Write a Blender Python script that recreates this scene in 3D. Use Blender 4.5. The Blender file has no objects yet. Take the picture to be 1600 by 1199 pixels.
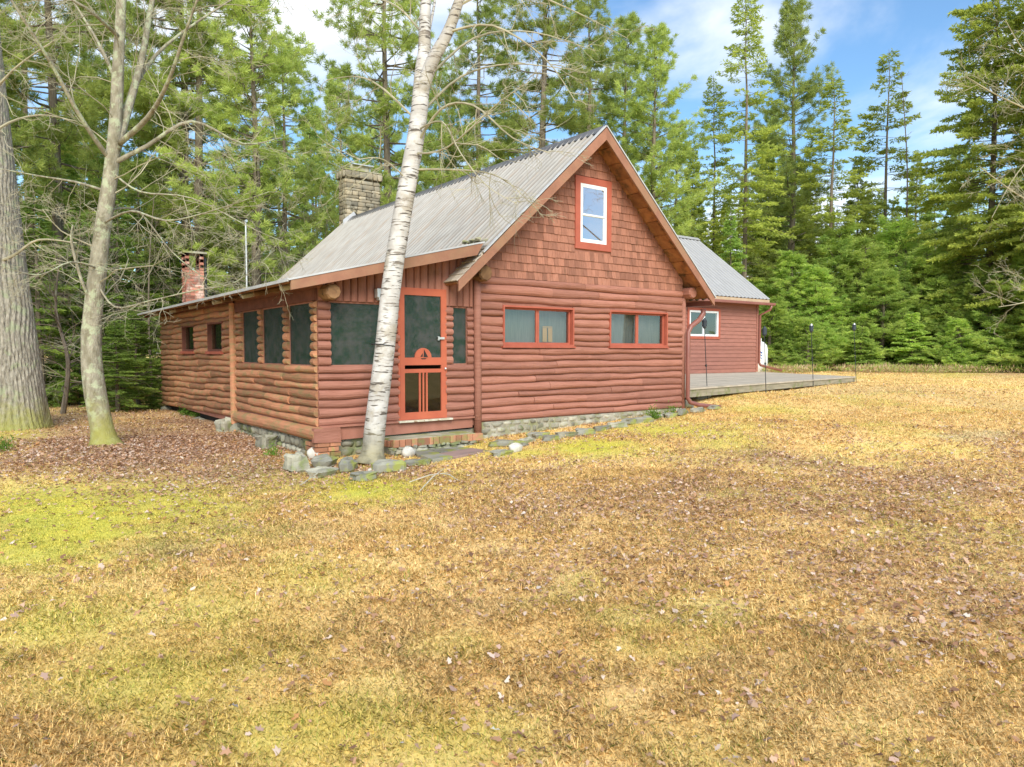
import bpy, math, random
import numpy as np
from mathutils import Vector, Matrix
random.seed(7); RNG=np.random.default_rng(11)
sc=bpy.context.scene; COL=sc.collection
# ------------------------------------------------------------------ camera geometry (world: X along the gable wall, Y into the lot)
F=1110.;CX=800.;CY=599.5;HY=549.
pit=math.atan((CY-HY)/F); az=math.atan((2285-CX)/(F/math.cos(pit)))
fx,fy=math.cos(az),math.sin(az)
FWD=np.array([fx*math.cos(pit),fy*math.cos(pit),-math.sin(pit)]); RIGHT=np.array([fy,-fx,0.]); UP=np.cross(RIGHT,FWD)
CAM=np.array([-3.9,-9.9,1.6])
def ray(x,y): return FWD+RIGHT*(x-CX)/F-UP*(y-CY)/F
def onY(x,y,Y=0.):
    r=ray(x,y); return CAM+r*((Y-CAM[1])/r[1])
def onX(x,y,X=0.):
    r=ray(x,y); return CAM+r*((X-CAM[0])/r[0])
def onZ(x,y,Z):
    r=ray(x,y); return CAM+r*((Z-CAM[2])/r[2])
def atD(x,y,D): return CAM+ray(x,y)*D
def proj(P):
    d=np.asarray(P,float)-CAM; z=d@FWD; zz=np.where(np.abs(z)<1e-3,1e-3,z)
    return CX+F*(d@RIGHT)/zz, CY-F*(d@UP)/zz, z
# ------------------------------------------------------------------ noise and terrain
def hash2(ix,iy,s):
    n=(ix.astype(np.int64)*374761393+iy.astype(np.int64)*668265263+s*974634777)&0x7fffffff
    n=((n^(n>>13))*1274126177)&0x7fffffff
    return ((n^(n>>16))&0xffff)/65535.
def vnoise(x,y,s=0):
    x=np.asarray(x,float);y=np.asarray(y,float)
    ix=np.floor(x);iy=np.floor(y);u=x-ix;v=y-iy;u=u*u*(3-2*u);v=v*v*(3-2*v)
    a=hash2(ix,iy,s);b=hash2(ix+1,iy,s);c=hash2(ix,iy+1,s);d=hash2(ix+1,iy+1,s)
    return (a*(1-u)+b*u)*(1-v)+(c*(1-u)+d*u)*v
def fbm(x,y,s=0,o=4):
    r=0;a=.5;t=0
    for i in range(o):
        r=r+a*vnoise(x,y,s+i*17);t+=a;a*=.5;x=x*2.03+7.1;y=y*2.03+3.7
    return r/t
ANC=np.array([(0,0,.03),(0,2,.03),(0,4,.08),(0,8,.06),(0,11,.05),(1.4,-.8,.05),(2.7,-.3,.12),(4,-.3,.17),(5.3,-.3,.22),(6.8,-.3,.28),(8,-.3,.34),(8.8,-.8,.40),(9.5,0,.55),
 (11.2,0,.6),(15,1.1,.62),(18,1.5,.64),(14,-1,.58),(20,8,.7),(25,5,.72),(-.6,-1.2,.0),(-3.9,-9.9,0),(-1,-7,0),(3,-9,.02),(6,-6,.1),(9,-3,.34),(12,-5,.38),(20,-8,.5),(30,0,.72),(35,12,.8),(25,25,.85),
 (10,35,.7),(-5,-3,.0),(-8,-6,.0),(-12,0,.2),(-2.4,2,.12),(-3.4,4.6,.2),(-8,8,.25),(-2,9,.15),(-6,18,.3),(0,22,.3),(-15,20,.4),(60,60,1),(-40,60,.6),(80,0,1),(4,5,.15),(4,10,.2)])
def gz(x,y):
    x=np.asarray(x,float);y=np.asarray(y,float);num=0;den=0
    for ax,ay,azz in ANC:
        w=1/(((x-ax)**2+(y-ay)**2)+.6)**1.6; num=num+w*azz; den=den+w
    n=(fbm(x*.5+3,y*.5+9,5,2)-.5)*.06
    inh=np.clip((np.maximum(np.maximum(-x-.5,x-8.5),np.maximum(-y-.8,y-11)))/1.5,0,1)
    return num/den+n*inh
def Z(x,y): return float(gz(x,y))
# ------------------------------------------------------------------ materials
def nt(m):
    m.use_nodes=True; t=m.node_tree; t.nodes.clear(); return t
def N(t,k,**kw):
    n=t.nodes.new(k)
    for a,b in kw.items():
        if a.startswith('i_'):
            q=a[2:]; n.inputs[int(q) if q.isdigit() else q.replace('_',' ')].default_value=b
        else: setattr(n,a,b)
    return n
def mixc(t,fac,a,b,mode='MIX'):
    n=t.nodes.new('ShaderNodeMix'); n.data_type='RGBA'; n.blend_type=mode
    for i,v in ((0,fac),(6,a),(7,b)):
        if hasattr(v,'is_output'): t.links.new(v,n.inputs[i])
        elif i==0: n.inputs[0].default_value=v
        else: n.inputs[i].default_value=(*v,1) if len(v)==3 else v
    return n.outputs[2]
def noise(t,co,scale,detail=4,rough=.55,dist=0):
    n=N(t,'ShaderNodeTexNoise'); n.inputs['Scale'].default_value=scale; n.inputs['Detail'].default_value=detail
    n.inputs['Roughness'].default_value=rough; n.inputs['Distortion'].default_value=dist
    t.links.new(co,n.inputs['Vector']); return n.outputs['Fac']
def mrange(t,v,a,b,c=0,d=1,smooth=True):
    n=N(t,'ShaderNodeMapRange'); n.interpolation_type='SMOOTHSTEP' if smooth else 'LINEAR'
    t.links.new(v,n.inputs[0]); n.inputs[1].default_value=a;n.inputs[2].default_value=b;n.inputs[3].default_value=c;n.inputs[4].default_value=d
    return n.outputs[0]
def coords(t,stretch=(1,1,1)):
    tc=N(t,'ShaderNodeTexCoord'); mp=N(t,'ShaderNodeMapping'); mp.inputs['Scale'].default_value=stretch
    t.links.new(tc.outputs['Object'],mp.inputs['Vector']); return mp.outputs[0]
def M(name,c1,c2,scale=6,stretch=(1,1,1),rough=.85,bump=.4,bscale=25,bdist=.01,var=.35,c3=None,c3scale=3,c3a=.55,c3b=.7,c3amt=1.,metal=0,transl=0,spec=.3,detail=5,c3stretch=None):
    m=bpy.data.materials.new(name); t=nt(m); L=t.links.new
    co=coords(t,stretch); f=mrange(t,noise(t,co,scale,detail),.3,.7)
    c=mixc(t,f,c1,c2)
    if c3:
        co3=coords(t,c3stretch or (1,1,1)); f3=mrange(t,noise(t,co3,c3scale,6,.6),c3a,c3b,0,c3amt); c=mixc(t,f3,c,c3)
    at=N(t,'ShaderNodeAttribute'); at.attribute_name='var'
    vv=mrange(t,at.outputs['Fac'],0,1,1-var/2,1+var/2,False)
    cmb=N(t,'ShaderNodeCombineColor')
    for i in range(3): L(vv,cmb.inputs[i])
    c=mixc(t,1.,c,cmb.outputs[0],'MULTIPLY')
    out=N(t,'ShaderNodeOutputMaterial')
    b=N(t,'ShaderNodeBsdfPrincipled'); L(c,b.inputs['Base Color']); b.inputs['Roughness'].default_value=rough; b.inputs['Metallic'].default_value=metal
    b.inputs['Specular IOR Level'].default_value=spec
    if bump:
        bn=N(t,'ShaderNodeBump'); bn.inputs['Strength'].default_value=bump; bn.inputs['Distance'].default_value=bdist
        L(noise(t,co,bscale,5,.6),bn.inputs['Height']); L(bn.outputs[0],b.inputs['Normal'])
    if transl:
        tr=N(t,'ShaderNodeBsdfTranslucent'); L(c,tr.inputs['Color']); mx=N(t,'ShaderNodeMixShader'); mx.inputs[0].default_value=transl
        L(b.outputs[0],mx.inputs[1]); L(tr.outputs[0],mx.inputs[2]); L(mx.outputs[0],out.inputs[0])
    else: L(b.outputs[0],out.inputs[0])
    return m
def Mcol(name,transl=.0,rough=.9):     # colour read from the mesh's own colour attribute
    m=bpy.data.materials.new(name); t=nt(m); L=t.links.new
    at=N(t,'ShaderNodeAttribute'); at.attribute_name='tint'
    b=N(t,'ShaderNodeBsdfDiffuse'); L(at.outputs['Color'],b.inputs['Color']); out=N(t,'ShaderNodeOutputMaterial')
    if transl:
        tr=N(t,'ShaderNodeBsdfTranslucent'); L(at.outputs['Color'],tr.inputs['Color']); mx=N(t,'ShaderNodeMixShader'); mx.inputs[0].default_value=transl
        L(b.outputs[0],mx.inputs[1]); L(tr.outputs[0],mx.inputs[2]); L(mx.outputs[0],out.inputs[0])
    else: L(b.outputs[0],out.inputs[0])
    return m
RED=(.345,.155,.112); RED2=(.28,.12,.083)
m_log=M('log_paint',RED,RED2,2.2,(1,1,9),.75,.8,7,.012,.34,c3=(.22,.10,.06),c3scale=4,c3a=.58,c3b=.70,c3amt=.8,c3stretch=(1.1,1.1,9))
m_logside=M('log_stain_weathered',(.46,.215,.12),(.36,.165,.085),2.2,(1,1,9),.8,.8,7,.012,.6,c3=(.25,.20,.09),c3scale=4,c3a=.44,c3b=.66,c3amt=.8,c3stretch=(1,1,3))
m_wallred=M('painted_wood',(.34,.15,.108),(.28,.12,.082),5,(1,1,.3),.8,.3,30,.005,.2,c3=(.16,.08,.04),c3scale=3,c3a=.55,c3b=.75,c3amt=.6)
m_shing=M('cedar_shingle_paint',(.335,.153,.103),(.275,.12,.078),4,(8,8,1.5),.85,.7,30,.006,.5,c3=(.14,.07,.04),c3scale=5,c3a=.56,c3b=.74,c3amt=.7,c3stretch=(4,4,.8))
m_clap=M('clapboard_paint',(.315,.14,.108),(.27,.12,.092),3,(1,1,4),.7,.15,30,.004,.15)
m_rake=M('rake_board_wood',(.32,.155,.10),(.26,.125,.08),5,(1,1,1),.8,.4,18,.006,.2,c3=(.29,.175,.10),c3scale=.8,c3a=.48,c3b=.62,c3amt=.7)
m_frieze=M('dark_red_trim_eave_shade',(.20,.075,.05),(.13,.05,.035),6,(1,1,1),.85,.5,20,.006,.2)  # eave shadow put into the frieze colour; plain dark trim on side windows
m_soffit=M('soffit_boards',(.40,.19,.08),(.26,.11,.05),6,(1,1,1),.85,.4,20,.006,.4,c3=(.07,.05,.025),c3scale=4,c3a=.5,c3b=.68,c3amt=.8)
m_trim=M('orange_red_trim',(.40,.11,.07),(.34,.09,.055),5,(1,1,1),.6,.2,30,.004,.12,c3=(.60,.42,.36),c3scale=26,c3a=.72,c3b=.78,c3amt=.8)
m_door=M('orange_red_door_paint',(.46,.125,.065),(.40,.10,.055),3,(1,1,1),.55,.12,30,.003,.1)
m_white=M('white_vinyl',(.78,.80,.80),(.70,.72,.73),4,rough=.4,bump=0,var=.05)
m_oldwhite=M('weathered_white_wood',(.6,.58,.48),(.42,.38,.27),9,rough=.8,bump=.4,bscale=30,var=.2,c3=(.25,.17,.1),c3scale=14,c3a=.58,c3b=.66)
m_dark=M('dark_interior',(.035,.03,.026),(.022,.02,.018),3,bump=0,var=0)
m_inner=M('porch_interior_wood',(.16,.10,.06),(.09,.06,.035),4,(1,1,3),bump=0,var=.2)
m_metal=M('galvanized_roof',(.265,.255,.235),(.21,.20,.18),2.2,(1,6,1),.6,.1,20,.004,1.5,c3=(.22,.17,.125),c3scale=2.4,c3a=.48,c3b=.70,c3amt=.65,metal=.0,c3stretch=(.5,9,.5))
m_metal2=M('annex_metal_roof',(.33,.33,.33),(.28,.28,.28),2.2,(6,1,1),.55,.05,20,.004,.35,metal=.0)
m_edge=M('pale_metal_edge',(.55,.56,.57),(.48,.48,.48),4,bump=0,rough=.45,var=.1,metal=.2)
m_cap=M('dark_ridge_cap',(.16,.16,.17),(.10,.10,.11),3,bump=.1,rough=.5,var=.1,metal=.3)
m_natwood=M('weathered_log_end',(.27,.155,.075),(.17,.09,.045),7,(1,1,1),.9,.8,20,.01,.3,c3=(.08,.05,.03),c3scale=9,c3a=.58,c3b=.66)
m_greywood=M('grey_deck_wood',(.52,.46,.37),(.40,.35,.28),5,(.3,5,1),.9,.4,30,.005,.35,c3=(.24,.22,.16),c3scale=3,c3a=.55,c3b=.72,c3amt=.6)
m_deckside=M('grey_deck_side',(.30,.27,.20),(.20,.18,.13),5,(.4,.4,4),.9,.5,30,.006,.3,c3=(.14,.16,.06),c3scale=5,c3a=.5,c3b=.7)
m_stone=M('field_stone',(.36,.345,.27),(.20,.195,.15),3,(1,1,1),.9,.8,14,.02,.7,c3=(.17,.20,.07),c3scale=3.2,c3a=.53,c3b=.66,c3amt=.75)
m_mortar=M('pale_mortar',(.38,.355,.29),(.26,.24,.19),8,bump=.8,bscale=30,bdist=.015,var=.15,c3=(.20,.21,.09),c3scale=3,c3a=.44,c3b=.62,c3amt=.8)
m_chst=M('tan_chimney_stone',(.36,.30,.20),(.22,.205,.16),3.5,rough=.9,bump=.6,bscale=12,bdist=.02,var=.8,c3=(.10,.09,.06),c3scale=4,c3a=.58,c3b=.68)
m_chmor=M('chimney_mortar',(.22,.19,.14),(.14,.12,.09),5,bump=.4,var=.1)
m_slate=M('flagstone',(.27,.265,.215),(.18,.18,.15),2.5,rough=.85,bump=.5,bscale=12,bdist=.012,var=.5,c3=(.26,.28,.05),c3scale=4,c3a=.50,c3b=.62,c3amt=.8)
m_slatered=M('reddish_flagstone',(.36,.25,.22),(.26,.19,.17),2.5,rough=.85,bump=.5,bscale=12,bdist=.012,var=.3,c3=(.22,.24,.05),c3scale=4,c3a=.6,c3b=.7,c3amt=.7)
m_wstone=M('pale_round_stone',(.62,.60,.53),(.42,.40,.36),6,rough=.9,bump=.5,bscale=14,bdist=.01,var=.2)
m_brick=M('red_brick',(.44,.19,.13),(.33,.13,.09),7,rough=.9,bump=.5,bscale=30,bdist=.006,var=1.1,c3=(.60,.46,.38),c3scale=5,c3a=.50,c3b=.62,c3amt=.7)
m_stepbrick=M('step_brick',(.42,.19,.11),(.30,.15,.09),7,rough=.9,bump=.5,bscale=30,bdist=.006,var=.6,c3=(.24,.24,.08),c3scale=5,c3a=.48,c3b=.62,c3amt=.8)
m_conc=M('mossy_concrete',(.42,.40,.31),(.28,.27,.18),5,rough=.95,bump=.6,bscale=20,bdist=.01,var=.1,c3=(.24,.26,.06),c3scale=3,c3a=.48,c3b=.6,c3amt=.8)
m_spout=M('brown_red_spout',(.25,.10,.08),(.21,.08,.065),3,rough=.4,bump=0,var=.05,spec=.5)
m_beige=M('beige_fascia',(.50,.38,.26),(.42,.31,.2),3,rough=.6,bump=0,var=.05)
m_black=M('black_metal',(.03,.035,.04),(.02,.022,.025),3,rough=.5,bump=0,var=.1)
m_can=M('blue_black_canister',(.045,.06,.075),(.03,.035,.045),3,rough=.45,bump=0,var=.1)
m_steel=M('pale_steel',(.62,.64,.63),(.5,.52,.52),3,rough=.35,bump=0,var=.1,metal=.5)
m_blue=M('blue_print',(.05,.12,.35),(.05,.12,.32),3,bump=0,var=0)
m_curt=M('grey_curtain',(.13,.145,.14),(.085,.10,.098),5,(9,9,.6),bump=0,var=.1,rough=.95)
m_curt2=M('orange_chair_shape',(.42,.24,.10),(.34,.19,.08),5,bump=0,var=.1)
m_bark=M('grey_green_bark',(.40,.37,.30),(.20,.18,.14),9,(3,3,1),.95,1.,16,.03,.3,c3=(.32,.36,.22),c3scale=5,c3a=.52,c3b=.64,c3amt=.75)
m_moss_bark=M('mossy_maple_bark',(.36,.33,.25),(.20,.18,.12),6,(2,2,.8),.95,1.,24,.02,.3,c3=(.42,.46,.30),c3scale=6,c3a=.50,c3b=.60,c3amt=.8)
m_pbark=M('conifer_bark',(.22,.18,.13),(.13,.105,.08),4,(3,3,1),.95,.5,12,.03,.3,c3=(.26,.27,.19),c3scale=2,c3a=.55,c3b=.68,c3amt=.6)
m_twig=M('bare_twig_bark',(.44,.41,.29),(.27,.25,.165),3,bump=0,var=.4)
def birchmat():
    m=bpy.data.materials.new('white_birch_bark'); t=nt(m); L=t.links.new
    co=coords(t,(1,1,1)); hz=coords(t,(5,5,34)); hz2=coords(t,(2.2,2.2,16))
    f=mrange(t,noise(t,co,5,5),.35,.65); c=mixc(t,f,(.56,.55,.53),(.42,.40,.37))
    c=mixc(t,mrange(t,noise(t,co,3.1,6,.65),.50,.62,0,.7),c,(.33,.29,.22))
    c=mixc(t,mrange(t,noise(t,hz,1,3,.5),.57,.63),c,(.10,.085,.07))
    c=mixc(t,mrange(t,noise(t,hz2,1,6,.7),.56,.64,0,.9),c,(.17,.14,.11))
    g=N(t,'ShaderNodeNewGeometry'); sx=N(t,'ShaderNodeSeparateXYZ'); L(g.outputs['Position'],sx.inputs[0])
    c=mixc(t,mrange(t,sx.outputs[2],.75,.10,0,.95),c,mixc(t,f,(.30,.27,.16),(.14,.13,.08)))
    b=N(t,'ShaderNodeBsdfPrincipled'); L(c,b.inputs['Base Color']); b.inputs['Roughness'].default_value=.8
    bn=N(t,'ShaderNodeBump'); bn.inputs['Strength'].default_value=.8; bn.inputs['Distance'].default_value=.012
    L(noise(t,hz2,1.5,6,.7),bn.inputs['Height']); L(bn.outputs[0],b.inputs['Normal'])
    o=N(t,'ShaderNodeOutputMaterial'); L(b.outputs[0],o.inputs[0]); return m
def mossfoot(m,z0,z1,col,amt=.85):   # real moss growing round the foot of a trunk, ragged by noise
    t=m.node_tree; L=t.links.new; b=[n for n in t.nodes if n.type=='BSDF_PRINCIPLED'][0]; src=b.inputs['Base Color'].links[0].from_socket
    g=N(t,'ShaderNodeNewGeometry'); sx=N(t,'ShaderNodeSeparateXYZ'); L(g.outputs['Position'],sx.inputs[0]); nn=noise(t,g.outputs['Position'],6,5,.7)
    a=N(t,'ShaderNodeMath',operation='MULTIPLY_ADD'); L(nn,a.inputs[0]); a.inputs[1].default_value=-1.3; L(sx.outputs[2],a.inputs[2])
    c=mixc(t,mrange(t,a.outputs[0],z1-.65,z0-.65,0,amt),src,col); L(c,b.inputs['Base Color'])
mossfoot(m_moss_bark,.05,1.1,(.30,.29,.06)); mossfoot(m_bark,.1,.9,(.30,.30,.07))
m_birch=birchmat()
def leafmat(name,c1,c2,tr=.35):
    m=bpy.data.materials.new(name); t=nt(m); L=t.links.new
    at=N(t,'ShaderNodeAttribute'); at.attribute_name='var'; oi=N(t,'ShaderNodeObjectInfo')
    c=mixc(t,at.outputs['Fac'],c1,c2)
    k=mrange(t,oi.outputs['Random'],0,1,.82,1.18,False); cmb=N(t,'ShaderNodeCombineColor')
    for i in range(3): L(k,cmb.inputs[i])
    c=mixc(t,1.,c,cmb.outputs[0],'MULTIPLY')
    d=N(t,'ShaderNodeBsdfDiffuse'); L(c,d.inputs[0]); tr_=N(t,'ShaderNodeBsdfTranslucent'); L(c,tr_.inputs[0]); mx=N(t,'ShaderNodeMixShader'); mx.inputs[0].default_value=tr
    L(d.outputs[0],mx.inputs[1]); L(tr_.outputs[0],mx.inputs[2]); o=N(t,'ShaderNodeOutputMaterial'); L(mx.outputs[0],o.inputs[0]); return m
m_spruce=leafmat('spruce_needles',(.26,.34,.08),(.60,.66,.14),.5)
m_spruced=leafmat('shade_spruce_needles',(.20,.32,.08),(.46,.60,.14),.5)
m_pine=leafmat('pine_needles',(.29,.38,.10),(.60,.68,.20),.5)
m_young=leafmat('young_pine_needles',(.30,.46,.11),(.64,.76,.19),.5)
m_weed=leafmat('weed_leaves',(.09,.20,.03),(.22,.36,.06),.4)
def screenmat():
    m=bpy.data.materials.new('insect_screen'); t=nt(m); L=t.links.new
    co=coords(t); c=mixc(t,mrange(t,noise(t,co,5,7,.8),.38,.62),(.025,.055,.036),(.085,.09,.085))
    d=N(t,'ShaderNodeBsdfDiffuse'); L(c,d.inputs[0]); g=N(t,'ShaderNodeBsdfGlossy'); g.inputs['Roughness'].default_value=.35; g.inputs[0].default_value=(.35,.38,.38,1)
    tr=N(t,'ShaderNodeBsdfTransparent'); a=N(t,'ShaderNodeMixShader'); a.inputs[0].default_value=.07; L(d.outputs[0],a.inputs[1]); L(g.outputs[0],a.inputs[2])
    mx=N(t,'ShaderNodeMixShader'); mx.inputs[0].default_value=.66; L(tr.outputs[0],mx.inputs[1]); L(a.outputs[0],mx.inputs[2])
    o=N(t,'ShaderNodeOutputMaterial'); L(mx.outputs[0],o.inputs[0]); return m
m_screen=screenmat(); 
def glassmat(name,refl=.35,tint=(.9,.93,.93)):
    m=bpy.data.materials.new(name); t=nt(m); L=t.links.new
    g=N(t,'ShaderNodeBsdfGlossy'); g.inputs['Roughness'].default_value=.02; g.inputs[0].default_value=(.9,.95,1,1)
    tr=N(t,'ShaderNodeBsdfTransparent'); tr.inputs[0].default_value=(*tint,1)
    fr=N(t,'ShaderNodeFresnel'); fr.inputs[0].default_value=1.5; ad=N(t,'ShaderNodeMath',operation='ADD'); L(fr.outputs[0],ad.inputs[0]); ad.inputs[1].default_value=refl
    ge=N(t,'ShaderNodeNewGeometry'); iv=N(t,'ShaderNodeMath',operation='SUBTRACT'); iv.inputs[0].default_value=1; L(ge.outputs['Backfacing'],iv.inputs[1]); ml=N(t,'ShaderNodeMath',operation='MULTIPLY'); L(ad.outputs[0],ml.inputs[0]); L(iv.outputs[0],ml.inputs[1])
    mx=N(t,'ShaderNodeMixShader'); L(ml.outputs[0],mx.inputs[0]); L(tr.outputs[0],mx.inputs[1]); L(g.outputs[0],mx.inputs[2])
    o=N(t,'ShaderNodeOutputMaterial'); L(mx.outputs[0],o.inputs[0]); return m
m_glass=glassmat('window_glass',.10); m_glassr=glassmat('reflective_window_glass',.55); m_glassd=glassmat('door_glass',.03,(.8,.85,.8)); m_glassw=glassmat('wing_window_glass',.16,(.8,.85,.85))
# ------------------------------------------------------------------ mesh helpers
class MB:
    def __init__(s): s.v=[];s.f=[];s.a=[]
    def add(s,vs,fs,var=None):
        o=len(s.v); s.v+= [tuple(map(float,p)) for p in vs]; s.f+=[tuple(o+i for i in f) for f in fs]
        s.a+=[random.random() if var is None else var]*len(vs) if not isinstance(var,list) else var
    def box(s,a,b,var=None):
        x0,y0,z0=a;x1,y1,z1=b
        s.add([(x0,y0,z0),(x1,y0,z0),(x1,y1,z0),(x0,y1,z0),(x0,y0,z1),(x1,y0,z1),(x1,y1,z1),(x0,y1,z1)],
              [(0,3,2,1),(4,5,6,7),(0,1,5,4),(1,2,6,5),(2,3,7,6),(3,0,4,7)],var if var is not None else random.random())
    def prism(s,poly,off,var=None):   # poly = list of 3D points, off = extrude vector
        n=len(poly); off=np.array(off); P=[np.array(p,float) for p in poly]; Q=[p+off for p in P]
        s.add(P+Q,[tuple(range(n))[::-1],tuple(range(n,2*n))]+[(i,(i+1)%n,n+(i+1)%n,n+i) for i in range(n)],var if var is not None else random.random())
    def tube(s,pts,rad,n=8,cap=True,var=None,ridge=0):
        pts=[np.array(p,float) for p in pts]; m=len(pts); var=random.random() if var is None else var
        if not hasattr(rad,'__len__'): rad=[rad]*m
        V=[]; ref=None
        for i,p in enumerate(pts):
            t=pts[min(i+1,m-1)]-pts[max(i-1,0)]; t=t/(np.linalg.norm(t)+1e-9)
            if ref is None:
                ref=np.array([1.,0,0]) if abs(t[0])<.8 else np.array([0,1.,0])
            a=ref-t*(ref@t); a/=np.linalg.norm(a)+1e-9; ref=a; b=np.cross(t,a)
            for k in range(n):
                th=2*math.pi*k/n; r=rad[i]*(1+(ridge*(random.random()-.5) if ridge else 0))
                V.append(p+a*math.cos(th)*r+b*math.sin(th)*r)
        Fs=[(i*n+k,i*n+(k+1)%n,(i+1)*n+(k+1)%n,(i+1)*n+k) for i in range(m-1) for k in range(n)]
        if cap: Fs+=[tuple(range(n))[::-1],tuple((m-1)*n+k for k in range(n))]
        s.add(V,Fs,var)
    def lathe(s,c,prof,n=16,var=.5):
        V=[];m=len(prof)
        for z,r in prof:
            for k in range(n):
                th=2*math.pi*k/n; V.append((c[0]+r*math.cos(th),c[1]+r*math.sin(th),c[2]+z))
        s.add(V,[(i*n+k,i*n+(k+1)%n,(i+1)*n+(k+1)%n,(i+1)*n+k) for i in range(m-1) for k in range(n)]+[tuple(range(n))[::-1],tuple((m-1)*n+k for k in range(n))],var)
    def blob(s,c,size,rot=0,seed=0,pw=.7,var=None,nu=10,nv=7,rough=.18,ax=None):
        r=random.Random(seed); V=[];ph=[r.uniform(0,6.28) for _ in range(6)]
        ca,sa=math.cos(rot),math.sin(rot)
        def sp(v): return math.copysign(abs(v)**pw,v)
        for j in range(nv+1):
            la=-math.pi/2+math.pi*j/nv
            for i in range(nu):
                lo=2*math.pi*i/nu
                k=1+rough*(math.sin(2*lo+ph[0])*math.cos(la+ph[1])+.6*math.sin(3*lo+ph[2]+2*la)+.5*math.sin(5*la+ph[3]))+rough*.5*(r.random()-.5)
                x=sp(math.cos(la))*sp(math.cos(lo))*size[0]*k; y=sp(math.cos(la))*sp(math.sin(lo))*size[1]*k; z=sp(math.sin(la))*size[2]*k
                V.append((c[0]+x*ca-y*sa,c[1]+x*sa+y*ca,c[2]+z))
        Fs=[(j*nu+i,j*nu+(i+1)%nu,(j+1)*nu+(i+1)%nu,(j+1)*nu+i) for j in range(nv) for i in range(nu)]
        s.add(V,Fs,r.random() if var is None else var)
    def build(s,name,mat,parent=None,smooth=False,origin=None,bevel=0):
        me=bpy.data.meshes.new(name); V=s.v
        if origin is not None: V=[(x-origin[0],y-origin[1],z-origin[2]) for x,y,z in V]
        me.from_pydata(V,[],s.f); me.update()
        at=me.attributes.new('var','FLOAT','POINT'); at.data.foreach_set('value',s.a[:len(V)])
        for m in (mat if isinstance(mat,(list,tuple)) else [mat]): me.materials.append(m)
        if smooth: me.polygons.foreach_set('use_smooth',[True]*len(me.polygons))
        o=bpy.data.objects.new(name,me); COL.objects.link(o)
        if parent is not None:
            o.parent=parent
        if origin is not None: o.location=origin
        if bevel:
            md=o.modifiers.new('bevel','BEVEL'); md.width=bevel; md.segments=2; md.limit_method='ANGLE'
        return o
def tag(o,label=None,cat=None,group=None,kind=None):
    if label: o['label']=label
    if cat: o['category']=cat
    if group: o['group']=group
    if kind: o['kind']=kind
    return o
def empty(name,loc=(0,0,0),label=None,cat=None,group=None):
    o=bpy.data.objects.new(name,None); COL.objects.link(o); o.location=loc; o.empty_display_size=.2
    return tag(o,label,cat,group)
def child_local(mb,name,mat,parent,**k):  # geometry given in world coordinates, parent empty at its location
    L=parent.location; mb.v=[(x-L[0],y-L[1],z-L[2]) for x,y,z in mb.v]; return mb.build(name,mat,parent,**k)
def npmesh(name,V,nper,mat,var=None,tint=None,parent=None):  # V (k,nper,3): k faces of nper vertices each
    k=V.shape[0]; me=bpy.data.meshes.new(name); me.vertices.add(k*nper); me.vertices.foreach_set('co',V.reshape(-1).astype(np.float32))
    me.loops.add(k*nper); me.loops.foreach_set('vertex_index',np.arange(k*nper,dtype=np.int32))
    me.polygons.add(k); me.polygons.foreach_set('loop_start',(np.arange(k)*nper).astype(np.int32))
    try: me.polygons.foreach_set('loop_total',np.full(k,nper,dtype=np.int32))
    except Exception: pass
    me.update()
    if var is not None:
        at=me.attributes.new('var','FLOAT','POINT'); at.data.foreach_set('value',np.repeat(var,nper).astype(np.float32))
    if tint is not None:
        at=me.attributes.new('tint','FLOAT_COLOR','POINT'); c=np.ones((k,nper,4),np.float32); c[:,:,:3]=tint[:,None,:]; at.data.foreach_set('color',c.reshape(-1))
    me.materials.append(mat); o=bpy.data.objects.new(name,me); COL.objects.link(o)
    if parent is not None: o.parent=parent
    return o
ORD=['first','second','third','fourth','fifth','sixth','seventh','eighth','ninth','tenth','eleventh','twelfth','thirteenth','fourteenth','fifteenth','sixteenth','seventeenth','eighteenth','nineteenth','twentieth']
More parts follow.
